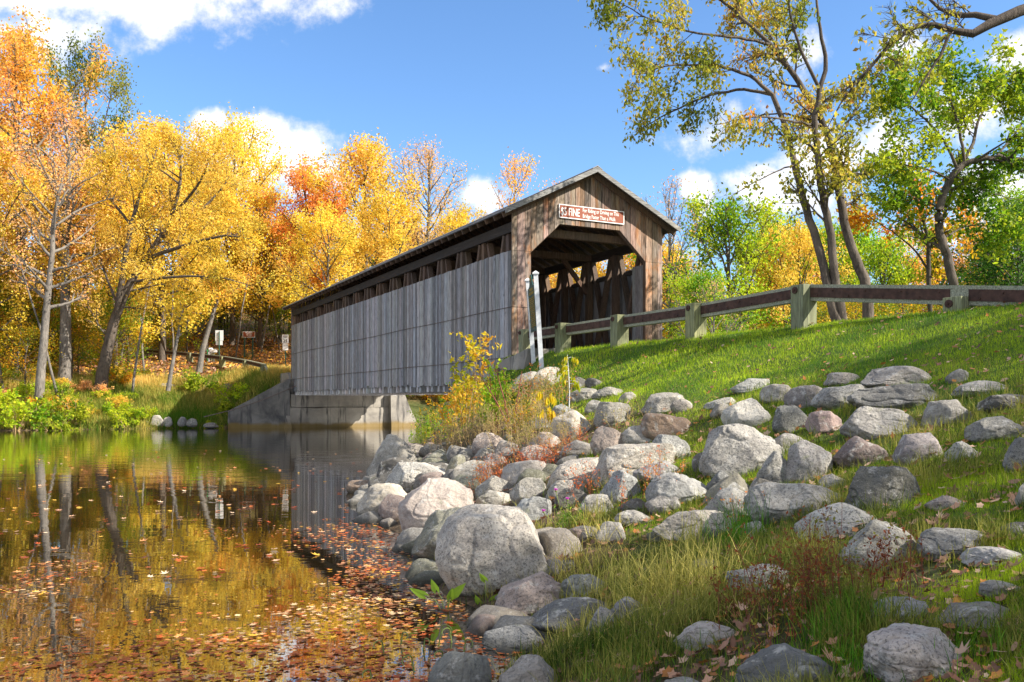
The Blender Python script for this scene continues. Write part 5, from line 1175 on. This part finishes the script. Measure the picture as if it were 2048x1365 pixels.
def rough_grass():
    rg = rng_(81); Vs = []; Qs = []; Ts = []; Cs = []; nv = 0
    n = 290000; x, y = sample(n, rg, 2.3, 24, 1.7); s, t = st(x, y); s0 = shore(t); u = (s-s0)/(12-s0)
    m = sm(.0, .06, u)*(1-sm(.50, .75, u))*sm(-.1, .35, n2(x, y, .55, 3, 21)+.12)*.8*(.22+.78*sm(13, 15.5, t))
    k = (rg.random(n) < m) & ~in_rock(x, y, .78) & (x/y < .95); x, y = x[k], y[k]; n = len(x); z = ground(x, y)-.01
    L = rg.uniform(.06, .2, n)*(1+.6*np.clip(n2(x, y, .4, 2, 22), -.6, 1)); q = .5+.9*n2(x, y, .5, 3, 25)+rg.normal(0, .25, n); c = gcol(n, rg, (66,92,22), (168,160,74), q)
    V, Q, Tr, C = blades(x, y, z, L, .0035+.0004*y, rg, c, .6, 2); tag(obj('grass', mesh_np('grass', V, [Q, Tr], M_grass, C)), 'rough uneven grass growing between the boulders', 'grass', None, 'stuff')
    # far bank ground growth
    n = 150000; px = rg.uniform(-60, 640, n); Y = rg.uniform(46.5, 60, n); x = (px-1024)/FPX*Y; y = Y; s, t = st(x, y); v = -31.4-t; k = (v > .1) & (v < 9.5) & (px < 600); x, y, v = x[k], y[k], v[k]; n = len(x); z = ground(x, y)-.05
    q = .5+.9*n2(x, y, 2.5, 3, 31)+rg.normal(0, .2, n)-.35*(1-sm(0,3,v)); c = gcol(n, rg, (84,120,24), (222,186,104), q)
    V, Q, Tr, C = blades(x, y, z, rg.uniform(.2, .7, n), .045, rg, c, .6, 1); tag(obj('grass', mesh_np('grass', V, [Tr], M_grass, C)), 'tall dry and green grass on the far bank', 'grass', None, 'stuff')
rough_grass()
# ------------------------------------------------------------------ fallen leaves
def leaf_shape(kind, k=0):
    if kind == 'maple':
        a = np.linspace(0, 2*np.pi, 15)[:-1]; r = np.where(np.arange(14) % 2 == 0, 1.0, .48)*np.array([1,1,.95,1,.8,1,.6,.7,.6,1,.8,1,.95,1])
    elif kind == 'oval': a = np.linspace(0, 2*np.pi, 9)[:-1]; r = np.array([1,.72,.52,.66,.95,.66,.52,.72])
    else: a = np.linspace(0, 2*np.pi, 11)[:-1]; r = np.array([1,.62,.82,.5,.72,.5,.72,.5,.82,.62])
    return np.stack([np.cos(a)*r, np.sin(a)*r], -1)
def leaf_polys(x, y, z, size, rg, kind, col, tilt=.5, curl=.35, nrm=None):
    S = leaf_shape(kind); m = len(S); n = len(x); th = rg.uniform(0, 2*np.pi, n); c, s = np.cos(th)[:,None], np.sin(th)[:,None]
    sx = size[:,None]; u = S[None,:,0]*sx; v = S[None,:,1]*sx*rg.uniform(.7, 1, n)[:,None]
    X = u*c-v*s; Y_ = u*s+v*c; tx = rg.normal(0, tilt, n)[:,None]; ty = rg.normal(0, tilt, n)[:,None]
    Z = X*tx+Y_*ty+curl*rg.uniform(.1, 1, n)[:,None]*(u*u*.8+v*v)/(sx+1e-9); 
    if nrm is not None: Z = Z+X*nrm[:,0:1]+Y_*nrm[:,1:2]
    V = np.stack([X+x[:,None], Y_+y[:,None], Z+z[:,None]], -1).reshape(-1,3); F = np.arange(n*m).reshape(n, m); return V, F, np.repeat(col, m, 0)
def slope(x, y, e=.05):
    return np.stack([(ground(x+e, y)-ground(x-e, y))/(2*e), (ground(x, y+e)-ground(x, y-e))/(2*e)], -1)
LEAFC = lin([(205,110,60),(196,92,48),(226,150,95),(236,186,145),(150,78,48),(228,176,70),(110,66,48),(214,158,124),(176,118,84),(244,210,176)])
BROWNC = lin([(165,118,92),(128,88,66),(188,142,114),(160,104,66),(112,80,62),(206,170,144),(184,120,62),(148,110,90)])
def litter():
    rg = rng_(90); n = 26000; x, y = sample(n, rg, 2.3, 26.5, 1.35); s, t = st(x, y); s0 = shore(t); u = (s-s0)/(12-s0)
    m = np.where(y < 7, .55, 1)*np.where(u > .5, .30+.5*np.clip(n2(x, y, 1.5, 2, 41), 0, 1), .6)*(u > .02)*(s < 12.8)*(t > 0); k = (rg.random(n) < m) & ~in_rock(x, y, .8) & (x/y < .95); x, y = x[k], y[k]; n = len(x)
    z = ground(x, y)+np.where(y > 9, .045, .025); c = BROWNC[rg.integers(0, len(BROWNC), n)]*rg.uniform(.6, 1.15, n)[:,None]
    V, F, C = leaf_polys(x, y, z, rg.uniform(.02, .052, n)*np.clip(.45+.09*y, 0, 1), rg, 'oak', c, .3, .7, slope(x, y)); tag(obj('leaf_litter', mesh_np('leaf_litter', V, [F], M_dead, C)), 'brown fallen leaves scattered over the lawn and between the rocks', 'fallen leaves', None, 'stuff')
    # far slope litter
    n = 16000; px = rg.uniform(-60, 620, n); Y = rg.uniform(56, 84, n); x = (px-1024)/FPX*Y; s, t = st(x, Y); k = (-31.4-t > 4); x, y = x[k], Y[k]; n = len(x); c = BROWNC[rg.integers(0, 8, n)]*rg.uniform(.5, 1.1, n)[:,None]; kk = rg.random(n) < .45; c[kk] = pick('orange', rg.random(n))[kk]*.75
    V, F, C = leaf_polys(x, y, ground(x, y)+.04, np.full(n, .13), rg, 'oval', c, .4, .3, slope(x, y)); tag(obj('leaf_litter', mesh_np('leaf_litter', V, [F], M_dead, C)), 'orange leaves covering the forest slope beyond the river', 'fallen leaves', None, 'stuff')
litter()
def floating():
    rg = rng_(91); n = 30000; px = rg.uniform(-60, 1050, n); py = rg.uniform(1018, 1420, n); w = 1/( (py-HOR) )**1.0; y = EYE*FPX/(py-HOR); x = (px-1024)/FPX*y
    # dense raft beside the boulders, thinning out to open water
    edge = np.interp(py, [1018,1040,1060,1100,1140,1200,1260,1300,1420], [900,640,570,590,660,640,420,200,-60]); d1 = sm(-60, 110, px-edge)
    d2 = .02+.20*sm(1170, 1330, py+.10*px-60); gap = sm(1060,1100,py)*(1-sm(1130,1170,py))*sm(570,620,px)*(1-sm(640,760,px)); 
    den = np.maximum(d1*np.interp(py, [1190, 1240], [.95, .34]), d2)*(1-.75*gap); den *= np.clip(np.where(d1 > .6, .85, .62)+.9*n2(x, y, .45, 3, 51), .06, 1.3)*np.where(py < 1060, .85, 1)
    k2 = [(95,1150,70,25),(60,1185,60,14),(440,1068,60,12),(600,1060,60,14),(690,932,60,6),(150,1135,60,14)]
    for (a, b, c, d) in k2: den = np.maximum(den, .35*(((px-a)/c)**2+((py-b)/d)**2 < 1))
    k = (rg.random(n) < den) & (ground(x, y) < -.01) & ~in_rock(x, y, .95); x, y = x[k], y[k]; n = len(x)
    q = np.clip(.35+.6*n2(x, y, .9, 2, 52)+rg.normal(0, .3, n), 0, .999); c = LEAFC[(q*len(LEAFC)).astype(int)]*[1.0,.94,.74]*rg.uniform(.5, 1.1, n)[:,None]
    V, F, C = leaf_polys(x, y, np.full(n, .006)+rg.uniform(0,.004,n), (.012+.032*rg.random(n)**1.6)*np.where(rg.random(n) < .04, 1.35, 1), rg, 'maple', c, .05, .25); tag(obj('floating_leaves', mesh_np('floating_leaves', V, [F], M_dead, C)), 'dense raft of rust and orange leaves floating beside the boulders', 'fallen leaves', None, 'stuff')
    m = 260; Y = np.exp(rg.uniform(np.log(8), np.log(30), m)); X = (rg.uniform(0, 800, m)-1024)/FPX*Y; k = (ground(X, Y) < -.1) & ~in_rock(X, Y, 1.); X, Y = X[k], Y[k]; m = len(X)
    V, F, C = leaf_polys(X, Y, np.full(m, .008), rg.uniform(.04, .075, m), rg, 'maple', LEAFC[rg.integers(0, 10, m)]*.8, .10, .5)
    for i in range(m):
        P = V[i*14:(i+1)*14]; o = obj('floating_leaf', mesh_np('floating_leaf', P-[X[i],Y[i],.008], [[list(range(14))]], M_dead, C[i*14:(i+1)*14])); o.location = (X[i], Y[i], .008); tag(o, 'single curled leaf floating alone on the open water', 'leaf', 'single leaves adrift on the river')
    # foam flecks
    fx = []; 
floating()
def near_leaves():
    rg = rng_(92); n = 0; pr = {}
    for k in range(700):
        px = rg.uniform(1150, 2040); py = rg.uniform(1030, 1362) if rg.random() < .75 else rg.uniform(900, 1100)
        if px < 1700 and py < 1180: continue
        x, y, z = hit(px, py)
        if in_rock(np.array([x]), np.array([y]), .8)[0] or n >= 150: continue
        kind = ['oak','maple','oak','maple','oval'][n % 5]; c = BROWNC[rg.integers(0, 8)][None]*rg.uniform(.7, 1.2); sz = rg.uniform(.028, .05)*min(1, .55+.1*y)
        sl_ = slope(np.array([x]), np.array([y])); V, F, C = leaf_polys(np.array([0.]), np.array([0.]), np.array([0.]), np.array([sz]), rg, kind, c, .35, .9, sl_)
        o = obj('fallen_leaf', mesh_np('fallen_leaf', V, [F], M_dead, C)); o.location = (x, y, z+.045+sz*.2); tag(o, 'curled brown dead leaf lying on the grass of the near bank', 'leaf', 'large dead leaves in the foreground'); n += 1
near_leaves()
# ------------------------------------------------------------------ weeds, tufts and water plants
def tuft(name, label, cat, px, py, n, Lr, w, ca, cb, lean, spread, seed, group=None, at_=None, mat=None):
    x, y, z = at_ or hit(px, py); rg = rng_(seed); X = rg.normal(0, spread, n); Y = rg.normal(0, spread, n); Z = ground(X+x, Y+y)-z-.01; L = rg.uniform(Lr[0], Lr[1], n)
    c = gcol(n, rg, ca, cb, rg.random(n)); V, Q, Tr, C = blades(X, Y, Z, L, w, rg, c, lean, 4); o = obj(name, mesh_np(name, V, [Q, Tr], M_grass, C)); o.location = (x, y, z); tag(o, label, cat, group); return o
YG = ((128,132,44), (222,204,112)); 
for i, (px, py, n, L0, L1, sp, lab) in enumerate([(1165,1140,420,.12,.42,.16,'sunlit yellow grass tuft right beside the largest boulder'),(1230,1170,420,.12,.42,.17,'yellow green grass clump left of the tall one'),(1330,1180,460,.18,.55,.18,'tallest yellow grass clump in front of the cream sunlit boulder'),(1410,1190,380,.15,.48,.16,'green yellow grass clump right of the tallest one'),(1290,1250,380,.1,.34,.2,'dry grass mound below the tallest clump'),(1150,1290,260,.08,.3,.14,'drooping grass tuft over the speckled stone by the shore'),(1090,1330,220,.08,.24,.12,'grass tuft beside the boulder at the bottom edge'),(1440,1240,300,.08,.3,.2,'dull grass mound left of the red weeds'),(1380,1100,200,.15,.45,.10,'upright green blades before the cream boulder'),(1210,1080,200,.12,.34,.10,'thin yellow blades behind the thistles')]):
    tuft('grass_tuft', lab, 'grass tuft', px, py, int(n*.62), (L0*.6, L1*.78), .0055, YG[0], YG[1], .75, sp, 500+i)
for i, (px, py, n, L0, L1, sp, lab) in enumerate([(1680,1275,420,.08,.24,.10,'dense fresh green grass tuft left of the lower right block'),(1720,1345,260,.06,.17,.12,'fresh grass at the left foot of the lower right block'),(1560,1340,200,.05,.14,.14,'short green tuft behind the dark slate rock'),(1240,1335,300,.05,.15,.2,'low green tuft near the bottom centre'),(1985,1300,220,.05,.14,.16,'green tuft right of the lower right block'),(1730,925,120,.06,.16,.07,'grass tuft between the dark reddish and purple grey boulders'),(1580,960,120,.08,.2,.06,'tuft growing on the mossy upright rock'),(1700,870,90,.06,.14,.08,'tuft left of the speckled boulder'),(1475,1090,240,.15,.42,.10,'bright green blades right of the cream sunlit boulder')]):
    tuft('grass_tuft', lab, 'grass tuft', px, py, n, (L0, L1), .0045, (48,104,16), (120,165,40), .4, sp, 530+i)
def weed(name, label, cat, px, py, H, nst, spread, leafn, size, pal, stem_mat, seed, aspect=.5, lean=.25, subs=5, at_=None, group=None, flowers=None, rad=.003, dens=None, lean_dir=(0,0)):
    x, y, z = at_ or hit(px, py); rg = rng_(seed); o = empty(name, (x, y, z)); tag(o, label, cat, group); ts = TubeSet(); st_ = []; tips = []
    for i in range(nst):
        bx, by = rg.normal(0, spread, 2); d = (rg.normal(0, lean)+lean_dir[0], rg.normal(0, lean)+lean_dir[1], 1); h = H*rg.uniform(.6, 1.05)
        P = curve(rg, (bx, by, float(ground(np.array([x+bx]), np.array([y+by]))[0])-z-.02), d, h, 7, .06); ts.add(P, np.linspace(rad, rad*.35, 7), 4); tips.append(P[-1])
        sprout(ts, st_, rg, P, rad*.7, h*.34, 0, subs, .25, .03, leafn); t = rg.uniform(.2, 1, max(2, int(leafn*h*.5)))*6; j = np.minimum(t.astype(int), 5); st_.append(P[j]+(P[j+1]-P[j])*(t-j)[:,None])
    obj('stems', ts.mesh('stems', stem_mat), o); S = np.concatenate(st_)+rg.normal(0, size*.35, (sum(len(q) for q in st_), 3)); V,F,c = leaf_cards(S, size, rg, pal, seed, aspect=aspect, clump=.5); obj('leaves', mesh_np('leaves', V, [F], M_leaf, c), o)
    return o, tips
PAL['rust'] = lin([(190,75,30),(232,105,45),(240,140,70),(225,165,85),(180,165,70)]); PAL['redweed'] = lin([(120,62,38),(160,84,50),(130,132,52),(170,160,70),(102,118,46)]); PAL['sap'] = lin([(150,170,25),(205,190,30),(225,200,50),(235,190,60),(230,165,50)]); PAL['dryw'] = lin([(120,130,50),(160,150,70),(190,170,100),(205,180,120),(150,110,60)])
# foreground dark red weeds
for i, (px, py, H, n, lab) in enumerate([(1560,1225,.50,14,'tall dark red stemmed weed with seed heads, leftmost of the thicket'),(1640,1240,.60,16,'tallest dark red stemmed weed in the thicket'),(1700,1225,.50,12,'dark red stemmed weed at the right side of the thicket'),(1500,1235,.36,14,'brown green weed at the left foot of the thicket'),(1600,1280,.28,14,'low dark weed in front of the thicket'),(1770,1190,.42,10,'thin green weed against the blocky pale boulder')]):
    weed('weed', lab, 'weed', px, py, H, n, .12, 34, .022, 'redweed', M_redst, 600+i, .5, .22, 9, rad=.0026)
for i, (px, py, H, n, pal, sm_, lab) in enumerate([(960,985,.42,26,'rust',M_redst,'orange red weed in front of the purplish boulder'),(1030,960,.40,26,'rust',M_redst,'orange red weed right of the first, below the bare twigs'),(1085,945,.42,24,'rust',M_redst,'rusty weed left of the sunlit buff slab'),(1150,905,.34,16,'rust',M_redst,'thin rusty weed above the sunlit buff slab'),(1180,1000,.36,14,'rust',M_redst,'rusty weed over the dark stone near the thistles'),(1300,1010,.46,12,'rust',M_redst,'tall thin rusty weed in the centre of the pile'),(1480,1040,.26,14,'rust',M_redst,'rusty tuft beside the pale speckled boulder'),(1255,850,.34,12,'dryw',M_tanst,'dry tan weed beside the smooth oval stone'),
  (905,905,.62,26,'dryw',M_tanst,'tan and green weed at the left end of the weedy patch'),(950,880,.66,28,'dryw',M_tanst,'tall tan weed under the yellow sapling'),(1000,885,.60,26,'dryw',M_tanst,'tan weed in the middle of the weedy patch'),(1060,905,.52,24,'dryw',M_tanst,'tan weed at the right of the weedy patch'),(1120,900,.5,18,'dryw',M_tanst,'dry yellow weed below the drooping yellow sapling')]):
    weed('weed', lab, 'weed', px, py, H*1.15, n, .16, 30, .024, pal, sm_, 640+i, .45, .25, 8, rad=.003)
rgw = rng_(77)
for i in range(26):
    px, py = rgw.uniform(845, 1120), rgw.uniform(800, 905); k_ = ['dryw','lime','dryw','mix','rust'][i % 5]
    weed('weed', 'thin tangled weed in the dense weedy patch between the boulders and the bridge', 'weed', px, py, rgw.uniform(.55, .95), 14, .22, 26, .036, k_, M_tanst, 750+i, .45, .25, 7, rad=.0035, group='weeds of the patch below the bridge')
# weedy bushes between the pile and the bridge
for i, (px, py, H, pal, lab) in enumerate([(885,850,1.0,'lime','bushy yellow green weed leftmost below the bridge boards'),(930,850,1.2,'mix','bushy green and gold weed under the yellow sapling'),(985,845,1.1,'green','green leafy weed in the middle below the concrete'),(1035,850,.9,'green','green leafy weed left of the bluish rock'),(905,815,1.0,'sap','yellow leaved shrubby weed in front of the bridge boards'),(960,800,.9,'mix','green and gold weed below the concrete wing wall'),(860,880,.8,'lime','lime weed at the far left shore end')]):
    weed('weed', lab, 'weed', px, py, H*.9, 22, .30, 34, .055, pal, M_grst, 680+i, .5, .25, 9, rad=.005)
o, _ = weed('sapling', 'yellow leaved sapling rising in front of the grey bridge boards', 'sapling', 925, 858, 2.1, 5, .14, 26, .12, 'sap', M_tanst, 701, .5, .10, 9, rad=.011, at_=(X_(925,17.5), 17.5, gz(X_(925,17.5),17.5)))
weed('sapling', 'second yellow green sapling with upright twigs right of the yellow leaved one', 'sapling', 1000, 850, 1.7, 5, .12, 20, .10, 'lime', M_redst, 702, .6, .14, 7, rad=.010, at_=(X_(1000,16.5), 16.5, gz(X_(1000,16.5),16.5)))
def droopy(label, px, py, top, seed, n=9):
    x, y, z = hit(px, py); rg = rng_(seed); H = (py-top)/FPX*y; o = empty('sapling', (x,y,z)); tag(o, label, 'sapling'); ts = TubeSet(); P = np.array([[0,0,-.05],[.01,0,H*.35],[-.01,0,H*.7],[-.03,0,H]]); ts.add(P, [.012,.010,.008,.005], 6); S = []
    for i in range(n):
        f = rg.uniform(.45, 1); a = rg.uniform(0, 6.28); q = np.array([0,0,H*f]); Q = curve(rg, q, (math.cos(a), math.sin(a)*.6, .5), H*rg.uniform(.16,.3), 6, .08, -.30); ts.add(Q, np.linspace(.004,.0015,6), 3)
        t = rg.uniform(.35, 1, 12)*5; j = np.minimum(t.astype(int), 4); S.append(Q[j]+(Q[j+1]-Q[j])*(t-j)[:,None]+[0,0,-.03])
    S = np.concatenate(S); V,F,c = leaf_cards(S+rg.normal(0,.012,S.shape), .115, rg, 'sap', seed, droop=3, aspect=.30); obj('stem', ts.mesh('stem', M_white if 'slim' in label else M_tanst), o); obj('leaves', mesh_np('leaves', V, [F], M_leaf, c), o)
droopy('slim pale stemmed sapling with drooping yellow leaves at the lawn edge', 1138, 822, 712, 711, 12); droopy('shorter sapling with drooping yellow leaves left of the high warm grey boulder', 1090, 880, 785, 712, 11)
def twigs():
    x, y, z = hit(1025, 868); o = empty('bare_twigs', (x,y,z)); tag(o, 'bunch of long bare reddish twigs fanning out above the orange weeds', 'shrub'); ts = TubeSet(); rg = rng_(5)
    for (tx, ty) in ((958,748),(988,728),(1044,742),(1042,790),(1004,800),(1070,800)):
        e = np.array(at(tx, ty, y+rg.uniform(-.3,.3)))-np.array([x,y,z]); P = np.array([[0,0,-.05], e*.4+[0,0,.06], e*.75+[0,0,.03], e]); ts.add(P, [.016,.013,.010,.005], 6)
    obj('stems', ts.mesh('stems', M_redst), o)
twigs()
def thistles():
    x, y, z = hit(1140, 1062); z += .02; o, tips = weed('thistle', 'thistle plant with three magenta flower heads right of the largest boulder', 'thistle', 0, 0, .26, 12, .07, 44, .035, 'green', M_grst, 720, .35, .2, 7, at_=(x, y, z), rad=.004)
    mp = mat_plain('thistle_flower', (.62,.08,.52), .6, .2, 40); mg = M_grst
    for (px, py) in ((1112,984),(1135,1002),(1087,1026)):
        q = np.array(at(px, py, y-.06))-np.array([x,y,z]); g = MB(); g.tube([(q[0]*.3, q[1]*.3, 0), (q[0]*.75, q[1]*.75, q[2]*.6), tuple(q)], .0035, 5); st_ = g.build('stem', mg, o, True)
        g = MB(); g.tube([q+[0,0,-.004], q+[0,0,.004], q+[0,0,.014]], [.006,.013,.009], 9); g.build('bud', mg, st_, True)
        rg = rng_(3); n = 46; a = rg.uniform(0, 6.28, n); r = rg.uniform(0, .010, n); g = MB()
        for i in range(n):
            b = q+[math.cos(a[i])*r[i], math.sin(a[i])*r[i], .012]; e = b+[math.cos(a[i])*r[i]*1.3, math.sin(a[i])*r[i]*1.3, .020]; g.tube([b, e], [.0014,.0009], 3)
        g.build('flower', mp, st_)
thistles()
def arrow_leaf(g, base, tip, w, col):
    base = np.array(base, float); tip = np.array(tip, float); d = tip-base; s = np.cross(d, [0,1,.3]); s = s/np.linalg.norm(s)*w; n = np.cross(d, s); n = n/np.linalg.norm(n)*w*.3
    P = [base, base-d*.28+s*.55+n, base+d*.15+s+n, base+d*.6+s*.6+n*.5, tip, base+d*.6-s*.6+n*.5, base+d*.15-s+n, base-d*.28-s*.55+n]; V = np.array(P+[base+d*.5]); c = len(P)
    g.add(V, [(0,1,2,8),(2,3,8),(3,4,8),(4,5,8),(5,6,8),(6,7,0,8)], col)
def arum(label, bpx, bpy, leaves, seed):
    y = EYE*FPX/(bpy-HOR); b = np.array([(bpx-1024)/FPX*y, y, 0.0]); o = empty('water_plant', tuple(b)); tag(o, label, 'water plant')
    for (px, py, tx, ty) in leaves:
        e = np.array(at(px, py, y+.02))-b; t = np.array(at(tx, ty, y-.04))-b; g = MB(); g.tube([(0,0,-.08), tuple(e*.5+[0,0,.02]), tuple(e)], [.0045,.004,.0025], 6); st_ = g.build('stalk', M_grst, o, True)
        g = MB(); arrow_leaf(g, e, t, np.linalg.norm(t-e)*.22+.005, tuple(lin((150,180,60)))); g.build('leaf', M_leaf, st_)
arum('arrow leaved water plant with four leaves left of the triangular rock', 893, 1222, [(848,1190,818,1176),(872,1180,862,1158),(905,1190,932,1166),(900,1196,905,1175)], 1)
arum('arrow leaved water plant close under the largest boulder', 972, 1215, [(970,1160,958,1146),(1004,1190,1012,1172),(958,1205,950,1190),(985,1200,1000,1186)], 2)
def coils():
    rg = rng_(8); k = 0
    for (px, py, sz, wh) in [(770,1310,22,'leftmost of the coils'),(800,1290,20,'above the leftmost coil'),(830,1345,26,'near the bottom edge'),(875,1295,34,'tallest of the coils'),(905,1285,22,'right of the tallest coil'),(845,1300,18,'between the left coils and the tallest one'),(745,1362,18,'lowest at the bottom edge'),(925,1310,24,'closest to the shore rock'),(890,1330,22,'in front of the tallest coil')]:
        y = EYE*FPX/(py-HOR); b = np.array([(px-1024)/FPX*y, y, 0.]); s_ = sz/FPX*y; P = []
        d = 1 if k % 2 else -1
        for q in np.linspace(0, 1, 8): P.append((d*s_*.25*q, 0, -.04+(s_*1.1+.04)*q))
        for a in np.linspace(.2, 4.2, 12): P.append((d*(s_*.25+s_*.32*(1-math.cos(a))), -.02*a, s_*1.1+s_*.32*math.sin(a)*(1-.08*a)))
        o = obj('curled_stalk', None) if False else None; g = MB(); g.tube(P, np.linspace(.006,.0035,len(P)), 6, (1,1,1)); o = g.build('curled_stalk', M_grst, None, True); o.location = tuple(b); tag(o, 'limp green stalk curling over the water, '+wh, 'water plant', 'curled stalks in the shallow water'); k += 1
coils()
